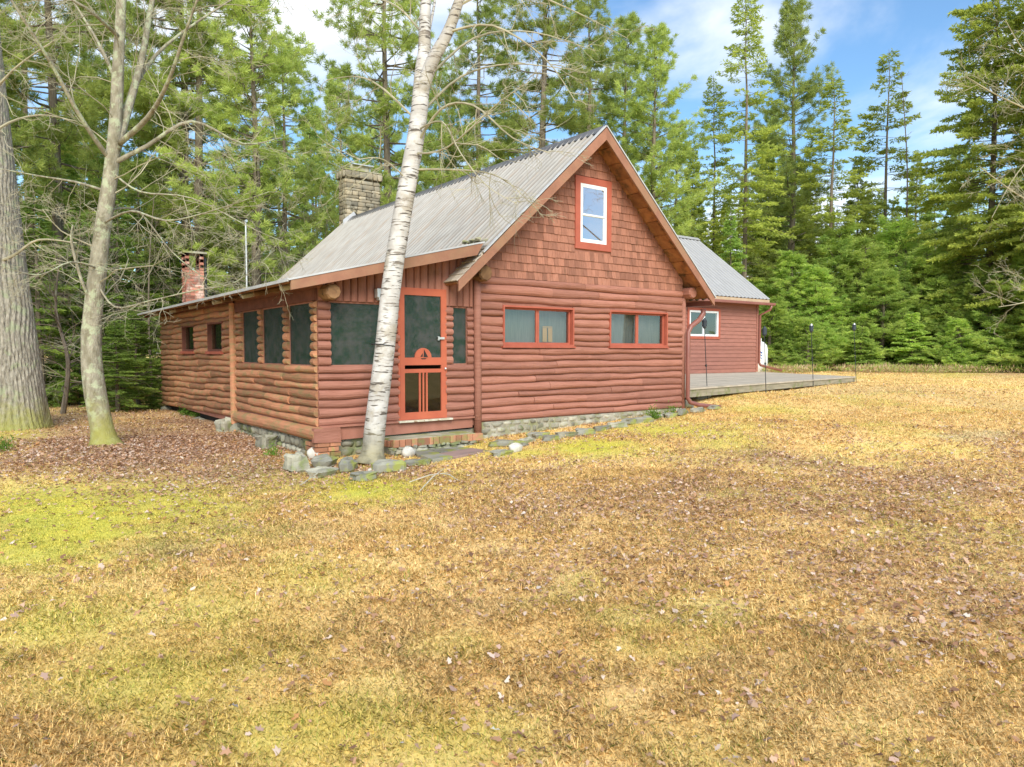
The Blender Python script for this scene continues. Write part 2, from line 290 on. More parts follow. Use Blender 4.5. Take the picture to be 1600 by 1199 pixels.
# ------------------------------------------------------------------ the cabin
house=empty('log_cabin',(0,0,0),'red-brown log-sided cabin with screened porch, gabled metal roof and clapboard wing behind','house')
def segs(lo,hi,ops,z):      # free intervals of [lo,hi] at height z outside the openings
    iv=[(lo,hi)]
    for (a,b,c,d) in ops:
        if c<z<d:
            nv=[]
            for p,q in iv:
                if b<=p or a>=q: nv.append((p,q)); continue
                if a>p: nv.append((p,a))
                if b<q: nv.append((b,q))
            iv=nv
    return iv
def logwall(mb,P,lo,hi,z0,z1,n,ops=(),dep=.055,slope=0.,wob=.010,jl=1.9,z0b=None):
    # P(u,out,z) -> point.  courses of half logs with wandering joints
    hs=[random.uniform(.82,1.18) for _ in range(n)]; sm=sum(hs); edges=[0]
    for h in hs: edges.append(edges[-1]+h/sm)
    ph=[(random.uniform(0,6),random.uniform(.6,1.6)) for _ in range(n+1)]
    def ez(i,u):
        zb=z0 if z0b is None else z0+(z0b-z0)*(u-lo)/(hi-lo)
        z=zb+(z1-zb)*edges[i]
        if 0<i<n: z+=wob*math.sin(u*ph[i][1]*2+ph[i][0])+wob*.5*math.sin(u*ph[i][1]*6.1+ph[i][0]*2)
        return z
    for i in range(n):
        zm=z0+(z1-z0)*(edges[i]+edges[i+1])/2
        for (a,b) in segs(lo,hi,ops,zm):
            cuts=[a]; u=a+random.uniform(.6,jl)
            while u<b-.5: cuts.append(u); u+=random.uniform(.9,jl)
            cuts.append(b)
            for c,d in zip(cuts[:-1],cuts[1:]):
                var=random.random(); m=max(2,int((d-c)/.16)+1); K=7; V=[]; dd=dep*random.uniform(.85,1.15); off=random.uniform(-.006,.006); dz=random.uniform(-.004,.004) if len(cuts)>2 else 0
                sq=random.uniform(0,6)
                for j in range(m+1):
                    u=c+(d-c)*j/m+(.002 if j==0 and c!=a else 0)-(.002 if j==m and d!=b else 0)
                    e0,e1=ez(i,u)+.003,ez(i,u)+.0; e1=ez(i+1,u)-.003; zc=(e0+e1)/2+dz; h=(e1-e0)/2
                    rr=dd*(1+.10*math.sin(u*3.1+sq)+.05*math.sin(u*11+sq))
                    for k in range(K):
                        th=-math.pi/2+math.pi*k/(K-1)
                        V.append(P(u,rr*math.cos(th)+off,zc+h*math.sin(th)))
                Fs=[(j*K+k,(j+1)*K+k,(j+1)*K+k+1,j*K+k+1) for j in range(m) for k in range(K-1)]+[tuple(range(K))[::-1],tuple(m*K+k for k in range(K))]
                mb.add(V,Fs,var)
def corewall(mb,P,lo,hi,z0,z1,ops=(),th=.10):
    us=sorted({lo,hi}|{v for o in ops for v in o[:2] if lo<v<hi}); zs=sorted({z0,z1}|{v for o in ops for v in o[2:4] if z0<v<z1})
    for a,b in zip(us[:-1],us[1:]):
        for c,d in zip(zs[:-1],zs[1:]):
            um,zm=(a+b)/2,(c+d)/2
            if any(o[0]<um<o[1] and o[2]<zm<o[3] for o in ops): continue
            mb.add([P(a,0,c),P(b,0,c),P(b,0,d),P(a,0,d),P(a,-th,c),P(b,-th,c),P(b,-th,d),P(a,-th,d)],[(0,1,2,3),(7,6,5,4),(0,4,5,1),(1,5,6,2),(2,6,7,3),(3,7,4,0)],.5)
PF=lambda u,o,z:(u,-o,z)          # front walls (plane Y=0), outward = -Y
PL=lambda u,o,z:(-o,u,z)          # left wall (plane X=0), outward = -X
W1=(3.28,4.90,1.69,2.39); W2=(5.82,7.48,1.69,2.39)
WS=2.32; SILL=1.385
scF=(.19,1.20,SILL,WS); drF=(1.30,2.13,.52,2.57); sdF=(2.28,2.56,SILL,WS)
scL=[(.14,1.13,SILL,WS),(1.33,2.42,SILL,WS),(2.60,3.58,SILL,WS)]
wL=[(4.88,6.02,1.6,2.2),(7.2,8.38,1.6,2.2)]
# gable wall logs
mb=MB(); logwall(mb,PF,2.82,7.96,.40,2.87,19,[W1,W2]); mb.build('log_wall',m_log,house,smooth=False)
mb=MB(); corewall(mb,PF,2.80,7.98,.36,2.9,[W1,W2]); mb.build('wall_core',m_wallred,house)
# porch front logs
st_=random.getstate()
for lo_,hi_ in ((0.0,1.30),(2.13,2.68)):
    random.setstate(st_); mb=MB(); logwall(mb,PF,lo_,hi_,.50,SILL,7,[scF,sdF]); logwall(mb,PF,lo_,hi_,SILL,WS,8,[scF,sdF],jl=9); mb.build('log_wall',m_log,house)
mb=MB(); corewall(mb,PF,0.0,2.80,.36,2.62,[drF,(.15,1.24,SILL-.02,WS+.02),(2.25,2.59,SILL-.02,WS+.02)],.06)
mb.box((2.0,.0,2.62),(2.80,.06,3.15)); mb.box((.9,.0,2.62),(2.0,.06,2.88)); mb.box((.0,.0,2.62),(.9,.06,2.68)); mb.build('wall_core',m_wallred,house)
# vertical half logs above the porch openings
mb=MB(); u=.0
while u<2.66:
    w=random.uniform(.105,.15); u2=min(u+w,2.68); um=(u+u2)/2; zt=2.58+.247*(um+.5)-.08; zb=2.335 if not(1.28<um<2.14) else 2.59
    if zt<zb+.04: zt=zb+.04
    V=[];K=6
    for z in (zb,zt):
        for k in range(K):
            th=math.pi*k/(K-1); V.append((um-math.cos(th)*(u2-u)/2*.98,-.006-.042*math.sin(th),z))
    mb.add(V,[(k,k+1,K+k+1,K+k) for k in range(K-1)]+[tuple(range(K))[::-1],tuple(range(K,2*K))]); u=u2
mb.build('vertical_siding',m_wallred,house)
# left wall
mb=MB(); logwall(mb,PL,-.0,3.97,.50,SILL,7,scL); logwall(mb,PL,0,3.97,SILL,WS,8,scL,jl=9); mb.build('log_wall',m_logside,house)
mb=MB(); logwall(mb,PL,4.12,10.85,.34,2.52,18,wL,wob=.014,jl=1.8,z0b=.17); mb.build('log_wall',m_logside,house)
mb=MB(); corewall(mb,PL,.06,4.05,.40,2.62,[(a-.03,b+.03,c-.02,d+.02) for a,b,c,d in scL],.06); corewall(mb,PL,4.05,10.85,.22,2.62,wL,.06); mb.build('wall_core',m_wallred,house)
mb=MB(); mb.box((-.045,-.02,WS+.01),(.0,4.0,2.50)); mb.box((-.03,4.1,2.50),(0,10.85,2.6)); mb.build('frieze_board',m_frieze,house)
mb=MB(); mb.tube([(-.05,4.05,.22),(-.05,4.05,2.5)],.075,10); mb.build('post',m_logside,house)
# bottom rim logs and skirt
mb=MB(); mb.tube([(-.02,-.10,.40),(-.02,1.4,.39),(-.03,3.0,.38),(-.02,4.0,.36)],[.105,.10,.11,.10],12); mb.build('rim_log',m_logside,house)
mb=MB(); mb.prism([(-.11,-.115,.285),(.30,-.115,.27),(.29,-.115,.485),(-.11,-.115,.49)],(0,.09,0)); mb.build('corner_block',m_log,house)
mb=MB(); mb.prism([(.05,-.03,.29),(2.66,-.03,.33),(2.66,-.03,.485),(.05,-.03,.485)],(0,.05,0)); mb.box((0.0,-.075,.487),(2.68,-.0,.515)); mb.build('skirt_board',m_wallred,house)
# back, right and rear walls (plain, complete the body)
mb=MB(); mb.box((7.88,.1,.3),(7.98,10.6,2.9)); mb.box((0,10.80,.2),(2.8,10.9,2.6)); mb.box((2.8,10.5,.3),(7.98,10.6,2.9)); mb.build('rear_wall',m_wallred,house)
mb=MB(); mb.box((2.82,.12,.3),(2.9,10.5,2.6)); mb.box((.05,4.1,.5),(2.8,4.15,2.5)); mb.build('inner_wall',m_inner,house)
mb=MB(); mb.box((.05,.07,.44),(2.8,10.8,.5)); mb.box((2.92,.12,.44),(7.88,10.5,.5)); mb.build('floor_boards',m_inner,house)
# gable triangle
RX=5.30; RZ=5.66; SL=.925
def rz(x): return RZ-SL*abs(x-RX)
mb=MB(); mb.prism([(2.80,-.01,2.88),(7.98,-.01,2.88),(7.98,-.01,rz(7.98)-.1),(RX,-.01,RZ-.12),(2.80,-.01,rz(2.8)-.1)],(0,.10,0)); mb.build('gable_core',m_wallred,house); mb=MB(); mb.prism([(2.80,10.5,2.88),(7.98,10.5,2.88),(7.98,10.5,rz(7.98)-.1),(RX,10.5,RZ-.12),(2.80,10.5,rz(2.8)-.1)],(0,.10,0)); mb.build('gable_core',m_wallred,house)
UW=(4.93,5.85,3.50,4.83)
mb=MB(); z=2.86; row=0
while z<5.45:
    h=.142; hw=(RZ-.16-(z+.02))/SL; xa=max(2.80,RX-hw); xb=min(7.98,RX+hw); x=xa-random.uniform(0,.08)
    while x<xb:
        w=random.choice([.07,.09,.11,.13,.15,.18]); x2=x+w-.004; a=max(x,xa);b=min(x2,xb)
        if b-a>.02:
            parts=[(a,b)] 
            if z+h>UW[2] and z+.04<UW[3]: parts=[(p,q) for p,q in ((a,min(b,UW[0])),(max(a,UW[1]),b)) if q-p>.01]
            for p,q in parts:
                zb=z+random.uniform(-.005,.005); o0=-.034+random.uniform(-.004,.004); var=random.random()
                mb.add([(p,o0,zb),(q,o0,zb),(q,-.014,zb+h+.03),(p,-.014,zb+h+.03),(p,-.010,zb),(q,-.010,zb),(q,-.010,zb+h+.03),(p,-.010,zb+h+.03)],[(0,1,2,3),(0,4,5,1),(0,3,7,4),(1,5,6,2)],var)
        x+=w
    z+=h; row+=1
mb.build('shingle_siding',m_shing,house)
# windows ---------------------------------------------------------------
def frame_rect(mb,P,a,b,c,d,t,o0,o1):
    for (p,q,r,s) in ((a,b,d-t,d),(a,b,c,c+t),(a,a+t,c+t,d-t),(b-t,b,c+t,d-t)):
        mb.add([P(p,o0,r),P(q,o0,r),P(q,o0,s),P(p,o0,s),P(p,o1,r),P(q,o1,r),P(q,o1,s),P(p,o1,s)],[(0,1,2,3),(7,6,5,4),(0,4,5,1),(1,5,6,2),(2,6,7,3),(3,7,4,0)],.5)
def pane(mb,P,a,b,c,d,o,th=.004):
    mb.add([P(a,o,c),P(b,o,c),P(b,o,d),P(a,o,d),P(a,o-th,c),P(b,o-th,c),P(b,o-th,d),P(a,o-th,d)],[(0,1,2,3),(7,6,5,4),(0,4,5,1),(1,5,6,2),(2,6,7,3),(3,7,4,0)],.5)
def cab_window(w,P,n,chairs=False):
    a,b,c,d=w; r=MB(); frame_rect(r,P,a,b,c,d,.03,.062,-.12)
    fr=r.build('window',m_trim,house)
    s=MB(); wd=(b-a-.07)/n
    for i in range(n): frame_rect(s,P,a+.035+i*wd+.002,a+.035+(i+1)*wd-.002,c+.031,d-.031,.034,-.018,-.05)
    s.build('sash',m_trim,fr)
    g=MB()
    for i in range(n): pane(g,P,a+.035+i*wd+.034,a+.035+(i+1)*wd-.034,c+.063,d-.063,-.035)
    g.build('pane',m_glass,fr)
    k=MB(); pane(k,P,a+.01,b-.01,c+.01,d-.01,-.155); k.build('curtain',m_curt,fr)
    if chairs:
        q=MB(); x0=a+(b-a)*.62; pane(q,P,x0,x0+.10,c+.08,c+.33,-.11); pane(q,P,x0+.13,x0+.23,c+.08,c+.33,-.11); pane(q,P,x0,x0+.23,c+.34,c+.36,-.11); q.build('chair_back',m_curt2,fr)
    sl=MB(); pane(sl,P,a-.02,b+.02,c-.03,c-.001,.085,.07); sl.build('sill',m_trim,fr)
cab_window(W1,PF,2,True); cab_window(W2,PF,2)
for w in wL:
    a,b,c,d=w; r=MB(); frame_rect(r,PL,a,b,c,d,.04,.04,-.1); fr=r.build('window',m_frieze,house)
    g=MB(); pane(g,PL,a+.051,b-.051,c+.051,d-.051,-.04); g.build('pane',m_glassd,fr)
    g=MB(); pane(g,PL,a-.02,b+.02,c-.02,d+.02,-.11,.003); g.build('dark_backing',m_dark,fr)  # dark sheet standing in for the unlit room behind the glass
    sl=MB(); pane(sl,PL,a-.03,b+.03,c-.06,c-.002,.085,.07); sl.build('sill',m_trim,fr)
# upper window: wide orange-red trim, white sash
a,b,c,d=UW; r=MB(); frame_rect(r,PF,a,b,c,d,.125,.05,.0); fr=r.build('window',m_trim,house)
s=MB(); frame_rect(s,PF,a+.126,b-.126,c+.126,d-.126,.035,.045,.012); zm=(c+d)/2-.02
frame_rect(s,PF,a+.162,b-.162,c+.162,zm,.03,.028,.010); frame_rect(s,PF,a+.162,b-.162,zm-.02,d-.162,.03,.040,.0295); s.build('sash',m_white,fr)
g=MB(); pane(g,PF,a+.19,b-.19,zm+.008,d-.19,.033); pane(g,PF,a+.19,b-.19,c+.19,zm-.028,.018); g.build('pane',m_glassr,fr)
k=MB(); pane(k,PF,a+.163,b-.163,c+.163,d-.163,.0095,.003); k.build('curtain',m_curt,fr)
# screens
for w,P in [(scF,PF),(sdF,PF)]+[(w,PL) for w in scL]:
    a,b,c,d=w; g=MB(); pane(g,P,a-.02,b+.02,c-.015,d+.015,-.012,.003); sc_=g.build('window',m_screen,house)
    r=MB(); frame_rect(r,P,a-.02,b+.02,c-.012,d+.012,.025,.002,-.01)
    r.build('frame',m_wallred,sc_)
# screen door
a,b,c,d=drF; dr=empty('door',(0,0,0)); dr.parent=house
m=MB(); st=.085
for box in ((a+.01,c+.01,a+st,d-.01),(b-st,c+.01,b-.01,d-.01),(a+st,d-st-.01,b-st,d-.01),(a+st,c+.01,b-st,c+.12),(a+st,c+.86,b-st,c+.98),(a+st,c+.74,b-st,c+.80)):
    m.box((box[0],-.055,box[1]),(box[2],-.02,box[3]),.5)
cx=(a+b)/2
for q in (-.075,-.012,.051): m.box((cx+q,-.053,c+.12),(cx+q+.026,-.022,c+.74),.5)
m.build('door_frame',m_door,dr)
# arched emblem with sailing-boat cut-out
cz=c+.981; R=.15; pts=[(cx+R*math.cos(t),cz+R*math.sin(t)) for t in np.linspace(0,math.pi,17)]
m=MB(); m.prism([(x,-.054,z) for x,z in pts],(0,.03,0),.5); m.build('arch_panel',m_door,dr)
m=MB(); m.prism([(cx+.004,-.057,cz+.004),(cx+.085,-.057,cz+.004),(cx+.012,-.057,cz+.13)],(0,.002,0),.5); m.prism([(cx-.012,-.057,cz+.01),(cx-.055,-.057,cz+.01),(cx-.012,-.057,cz+.07)],(0,.002,0),.5)
m.prism([(cx-.05,-.057,cz-.012),(cx+.06,-.057,cz-.012),(cx+.035,-.057,cz-.03),(cx-.03,-.057,cz-.03)],(0,.002,0),.5); m.build('sailing_boat_cutout',m_dark,dr)
m=MB(); pane(m,PF,a+st-.01,b-st+.01,c+.86,d-st,.034); m.build('screen_panel',m_screen,dr)
m=MB(); pane(m,PF,a+st-.01,b-st+.01,c+.11,c+.745,.034); m.build('glass_panel',m_glassd,dr)
m=MB(); m.box((b-.16,-.085,c+1.27),(b-.04,-.057,c+1.305),.5); m.box((b-.16,-.08,c+1.255),(b-.13,-.056,c+1.315),.5); m.build('handle',m_steel,dr)
m=MB(); m.blob((b-.02,-.075,c+.80),(.02,.02,.02),nu=8,nv=6,rough=0,pw=1); m.build('knob',m_steel,dr)
m=MB(); frame_rect(m,PF,a-.02,b+.02,c-.0,d+.02,.03,.05,-.05); m.build('door_casing',m_door,dr)
m=MB(); m.box((a-.04,-.11,c-.030),(b+.10,-.0,c-.002),.5); m.build('threshold',m_oldwhite,dr)
# corner post, log ends
mb=MB(); mb.tube([(2.745,-.06,.16),(2.75,-.062,1.0),(2.743,-.058,1.9),(2.74,-.06,2.78)],[.068,.062,.064,.066],14); mb.build('post',m_log,house,smooth=True)
mb=MB(); mb.tube([(8.03,-.0,.34),(8.03,-.0,2.72)],.055,10); mb.build('post',m_log,house,smooth=True)
def logend(x,y,z,r,mat,L=.32,dip=0):
    m=MB(); m.tube([(x,y+L,z),(x,y+.03,z),(x,y,z-dip)],[r,r,r*.86],9,ridge=.06); return m.build('log_end',mat,house)
logend(2.76,-.30,2.88,.135,m_natwood,.35); logend(.12,-.34,2.44,.115,m_natwood,.4); logend(8.06,-.24,2.82,.12,m_log,.35)
# roofs -------------------------------------------------------------------
def corr(mb,A,B,C_,D_,period,amp,nrm,drop=.0):  # sheet from edge A-B (along ridge) to edge D-C (eave); ribs run down the slope
    A,B,C_,D_,nrm=[np.array(q,float) for q in (A,B,C_,D_,nrm)]; n=int(np.linalg.norm(B-A)/period*6); V=[];K=3
    for i in range(n+1):
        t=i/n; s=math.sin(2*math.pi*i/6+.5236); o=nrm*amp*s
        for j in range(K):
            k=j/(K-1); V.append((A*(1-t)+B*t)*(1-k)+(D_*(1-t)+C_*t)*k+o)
    mb.add(V,[(i*K+j,(i+1)*K+j,(i+1)*K+j+1,i*K+j+1) for i in range(n) for j in range(K-1)],[(.5+.5*math.sin(2*math.pi*i/6+.5236))**.75 for i in range(n+1) for j in range(K)])  # colour darkened in grooves and lightened on crests to imitate rib shading
Y0,Y1=-.43,10.95; nl=np.array([-SL,0,1])/math.hypot(SL,1); nr=np.array([SL,0,1])/math.hypot(SL,1)
XL,XR=2.55,8.50
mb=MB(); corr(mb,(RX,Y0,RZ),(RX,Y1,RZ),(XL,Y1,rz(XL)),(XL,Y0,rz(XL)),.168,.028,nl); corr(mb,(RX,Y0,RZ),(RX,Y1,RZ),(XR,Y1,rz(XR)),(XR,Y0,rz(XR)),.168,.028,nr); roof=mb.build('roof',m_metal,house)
mb=MB()
for xe,sg in ((2.1,-1),(8.44,1)):
    n_=nl if sg<0 else nr
    A=np.array((RX,Y0+.03,RZ))-n_*.025; B=np.array((xe,Y0+.03,rz(xe)))-n_*.025
    mb.prism([A,B,B-n_*.03,A-n_*.03],(0,Y1-Y0-.06,0))
    for q in range(12):   # board edges seen from under the overhang
        t=(q+.5)/12; c=A*(1-t)+B*t-n_*.031; dv=(B-A)/12*.46; mb.prism([c-dv,c+dv,c+dv-n_*(.008+.01*random.random()),c-dv-n_*.012],(0,.47,0))
    for yy in np.arange(.6,10.5,.62): mb.prism([A-n_*.031+(0,yy,0),B-n_*.031+(0,yy,0),B-n_*.13+(0,yy,0),A-n_*.13+(0,yy,0)],(0,.06,0))
mb.build('roof_deck',m_soffit,house)
mb=MB()
for xe,sg,zt in ((2.12,-1,0),(8.46,1,0)):
    n_=nl if sg<0 else nr; A=np.array((RX,Y0-.04,RZ-.015)); B=np.array((xe,Y0-.04,rz(xe)-.015)); h=.215
    mb.prism([A,B,B-(0,0,h*.78),A-(0,0,h)],(0,.035,0))
mb.build('rake_board',m_rake,house)
mb=MB()
for xa,xe,n_ in ((RX,2.60,nl),(RX,8.5,nr)):
    A=np.array((xa,Y0-.045,rz(xa)+.012)); B=np.array((xe,Y0-.045,rz(xe)+.012)); mb.prism([A,B,B+n_*.022,A+n_*.022],(0,.06,0))
mb.build('roof_edge_trim',m_edge,house)
mb=MB(); mb.prism([(RX-.16,Y0-.02,rz(RX-.16)+.03),(RX,Y0-.02,RZ+.045),(RX+.16,Y0-.02,rz(RX+.16)+.03),(RX+.16,Y0-.02,rz(RX+.16)+.022),(RX,Y0-.02,RZ+.032),(RX-.16,Y0-.02,rz(RX-.16)+.022)],(0,Y1-Y0+.04,0)); mb.build('ridge_cap',m_cap,house)
# old wooden shingles on the tail of the main roof under the porch rake
mb=MB()
for i in range(6):
    x=2.1+i*.115; A=np.array((x,Y0,rz(x)+.012+.004*i)); dx=.16
    B=np.array((x+dx,Y0,rz(x+dx)-.004)); mb.prism([A,B,B-nl*.012,A-nl*.018],(0,.42,0))
mb.build('wood_shingles',m_greywood,house)
# porch shed roof
pz=lambda x:2.565+.247*(x+.55); npn=np.array([-.247,0,1])/math.hypot(.247,1)
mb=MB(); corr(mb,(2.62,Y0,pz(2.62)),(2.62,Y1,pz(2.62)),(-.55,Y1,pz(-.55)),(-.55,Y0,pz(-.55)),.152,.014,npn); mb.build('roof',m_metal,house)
mb=MB(); mb.prism([np.array((x,Y0-.03,pz(x)))-npn*o for x,o in ((2.62,-.012),(-.57,-.012),(-.57,.012),(2.62,.012))],(0,.03,0)); mb.box((-.575,Y0,pz(-.55)-.028),(-.553,Y1,pz(-.55)+.016)); mb.build('roof_edge_trim',m_edge,house)
mb=MB(); mb.prism([(2.60,Y0-.02,pz(2.60)-.016),(-.53,Y0-.02,pz(-.53)-.016),(-.53,Y0-.02,pz(-.53)-.145),(2.48,Y0-.02,pz(2.48)-.185)],(0,.04,0)); mb.build('rake_board',m_rake,house)
mb=MB(); mb.prism([(2.60,Y0+.03,pz(2.60)-.022),(-.52,Y0+.03,pz(-.52)-.022),(-.52,Y0+.03,pz(-.52)-.05),(2.6,Y0+.03,pz(2.6)-.05)],(0,Y1-Y0-.05,0)); mb.build('roof_deck',m_soffit,house)
for i,y in enumerate(np.arange(.3,10.9,.62)):
    mb=MB(); mb.tube([(-.42,y,pz(-.42)-.10),(.3,y,pz(.3)-.10)],.04,7); mb.build('rafter_tail',m_natwood if i%3 else m_oldwhite,house)
# debris at the valley
mb=MB()
for i in range(26): mb.blob((2.60+random.uniform(-.10,.12),Y0+random.uniform(0,.5),pz(2.62)+.03+random.uniform(0,.03)),(.04,.04,.02),seed=i,nu=6,nv=4)
mb.build('moss_clump',m_conc,house)
# porch lamp box
mb=MB(); mb.box((.88,-.16,2.40),(1.06,-.05,2.54),.8); mb.box((.90,-.17,2.36),(1.05,-.08,2.40),.3); mb.build('lamp_box',m_steel,house,bevel=.008)
# right eave: dark underside, gutter outlet and spout
mb=MB(); pts=[(8.50,-.15,2.50),(8.50,-.15,2.40),(8.36,-.15,2.26),(8.10,-.15,2.12),(8.02,-.15,2.0),(8.02,-.15,.62),(8.08,-.17,.52),(8.30,-.22,.46),(8.78,-.42,.40)]
mb.tube(pts,[.055]*4+[.046]*5,8); mb.build('downspout',m_spout,house,smooth=True)
mb=MB(); mb.box((8.46,-.40,2.56),(8.56,10.9,2.66)); mb.build('gutter',m_spout,house)
# foundation stones -------------------------------------------------------
def stones(mb,P,lo,hi,zb,zt,size=(.10,.2),dep=.05,seed=0):
    r=random.Random(seed); z=zb
    while z<zt-.03:
        h=r.uniform(size[0]*.7,size[0]*1.2); h=min(h,zt-z+.02); u=lo+r.uniform(-.1,0)
        while u<hi:
            w=r.uniform(size[0],size[1]); c=P(u+w/2,.0,z+h/2+r.uniform(-.012,.012)); sx=w/2*.93; ax=P(1,0,0); 
            if abs(ax[0]-P(0,0,0)[0])>.5: mb.blob(c,(sx,dep,h/2*.93),0,r.randint(0,9999),.65)
            else: mb.blob(c,(dep,sx,h/2*.93),0,r.randint(0,9999),.65)
            u+=w*1.02
        z+=h*1.0
mb=MB(); stones(mb,lambda u,o,z:(u,-o+.0,z),2.86,7.95,.02,.40,(.10,.26),.062,3); mb.build('foundation_stones',m_stone,house,smooth=True); mb=MB(); stones(mb,lambda u,o,z:(u,-o+.06,z),.35,1.0,-.05,.28,(.11,.26),.06,4); mb.build('foundation_stones',m_stone,house,smooth=True); mb=MB(); stones(mb,lambda u,o,z:(-o+.02,u,z),.35,3.95,-.1,.27,(.12,.26),.075,5); mb.build('foundation_stones',m_stone,house,smooth=True)
mb=MB(); mb.box((2.83,-.045,-.3),(7.95,.2,.40)); mb.box((.02,.04,-.3),(2.8,.2,.30)); mb.box((-.012,.2,-.3),(.12,3.95,.28)); mb.build('foundation',m_mortar,house)
mb=MB()
for i in range(4):
    for j in range(2): mb.box((-.08+j*.19+(i%2)*.03,-.10,-.0+i*.072),(.10+j*.17+(i%2)*.03,-.0,.062+i*.072)); mb.box((-.09,-.09+.2*j,.002+i*.072),(-.0,.10+.2*j,.06+i*.072))
mb.build('brick_pier',m_stepbrick,house,bevel=.005)
mb=MB(); mb.blob((.02,4.15,.08),(.2,.22,.2),.3,2,.8); mb.build('corner_stone',m_stone,house,smooth=True); mb=MB(); mb.blob((.02,10.6,.02),(.14,.16,.14),.3,8,.8); mb.build('corner_stone',m_stone,house,smooth=True); mb=MB(); mb.blob((.06,7.2,.0),(.14,.3,.1),.3,9,.8); mb.build('corner_stone',m_stone,house,smooth=True)
mb=MB(); mb.box((.14,4.2,-.2),(.16,10.8,.3)); mb.build('under_wall_shade',m_dark,house)  # thin dark sheet standing in for the shade in the gap below the wall
# stone chimney at the rear gable
def chimney_stones(mb,x0,x1,y0,y1,z0,z1,sh,sw,dep=.04,seed=1):
    r=random.Random(seed); z=z0
    while z<z1-.04:
        h=r.uniform(*sh); h=min(h,z1-z)
        for face in range(4):
            lo,hi=(x0,x1) if face%2==0 else (y0,y1); u=lo
            while u<hi-.02:
                w=min(r.uniform(*sw),hi-u); 
                if hi-u-w<.08: w=hi-u
                c=u+w/2; zz=z+h/2
                if face==0: q=((c,y0,zz),(w/2*.97,dep,h/2*.95))
                elif face==2: q=((c,y1,zz),(w/2*.97,dep,h/2*.95))
                elif face==1: q=((x1,c,zz),(dep,w/2*.97,h/2*.95))
                else: q=((x0,c,zz),(dep,w/2*.97,h/2*.95))
                mb.blob(q[0],q[1],0,r.randint(0,9999),.32,nu=16,nv=6,rough=.07); u+=w
        z+=h
CHX0,CHX1,CHY0,CHY1=5.16,6.28,10.65,11.15
mb=MB(); mb.box((CHX0+.02,CHY0+.02,.1),(CHX1-.02,CHY1-.02,7.12),.5); ch=mb.build('stone_chimney',m_chmor,house)
mb=MB(); chimney_stones(mb,CHX0,CHX1,CHY0,CHY1,3.4,6.86,(.07,.19),(.14,.44),.028,2); chimney_stones(mb,CHX0-.05,CHX1+.05,CHY0-.05,CHY1+.05,6.9,7.12,(.2,.22),(.12,.28),.05,3); mb.build('chimney_stones',m_chst,ch,smooth=True)
mb=MB(); mb.box((CHX0-.06,CHY0-.06,7.12),(CHX1+.06,CHY1+.06,7.16),.5)
mb.box((CHX0+.25,CHY0+.2,7.17),(CHX0+.85,CHY0+.24,7.36)); mb.build('chimney_cap',m_conc,ch)
mb=MB(); mb.box((CHX0+.3,CHY0+.1,7.36),(CHX0+.98,CHY0+.45,7.39)); mb.box((CHX0+.32,CHY0+.25,7.17),(CHX0+.36,CHY0+.29,7.36)); mb.box((CHX0+.9,CHY0+.25,7.17),(CHX0+.94,CHY0+.29,7.36)); mb.build('chimney_hood',m_steel,ch)
mb=MB(); mb.prism([(CHX0-.15,CHY0-.12,rz(CHX0-.15)+.03),(CHX0+.35,CHY0-.12,RZ+.07),(CHX0+.6,CHY0-.12,rz(CHX0+.6)+.03),(CHX0+.6,CHY0-.12,rz(CHX0+.6)+.25),(CHX0+.2,CHY0-.12,RZ+.20),(CHX0-.15,CHY0-.12,rz(CHX0-.15)+.18)],(0,.03,0)); mb.build('flashing',m_edge,ch)
# small brick chimney on the rear of the shed roof
bx0,by0,bs=.50,10.35,.46; bz0,bz1=2.7,4.18
mb=MB(); mb.box((bx0+.012,by0+.012,bz0),(bx0+bs-.012,by0+bs-.012,3.74),.5); bch=mb.build('brick_chimney',m_mortar,house)
mb=MB(); i=0; z=bz0
while z<bz1:
    top=z>3.74; hb=.066; o=(i%2)
    L3=[(0,.22),(.23,.46)] if not o else [(0,.10),(.11,.35),(.36,.46)]
    for p,q in L3:
        if top and not(q<=.12 or p>=.34): continue
        mb.box((bx0+p,by0,z),(bx0+q-.004,by0+.10,z+hb)); mb.box((bx0+p,by0+bs-.10,z),(bx0+q-.004,by0+bs,z+hb))
    for p,q in ([(.104,.228),(.232,.356)] if not top else []):
        mb.box((bx0,by0+p,z),(bx0+.1,by0+q-.004,z+hb)); mb.box((bx0+bs-.1,by0+p,z),(bx0+bs,by0+q-.004,z+hb))
    if top and q:
        for p in (0,.355): mb.box((bx0+p,by0,z),(bx0+p+.1,by0+.1,z+hb)); mb.box((bx0+p,by0+bs-.1,z),(bx0+p+.1,by0+bs,z+hb))
    z+=.075; i+=1
mb.build('chimney_bricks',m_brick,bch,bevel=.004)
mb=MB(); mb.box((bx0-.07,by0-.07,bz1+.01),(bx0+bs+.07,by0+bs+.07,bz1+.06),.5); mb.build('chimney_cap',m_conc,bch)
mb=MB(); mb.tube([(bx0+bs+.06,by0+.1,2.7),(bx0+bs+.06,by0+.1,4.1)],.035,8); mb.build('flue_pipe',m_black,bch)
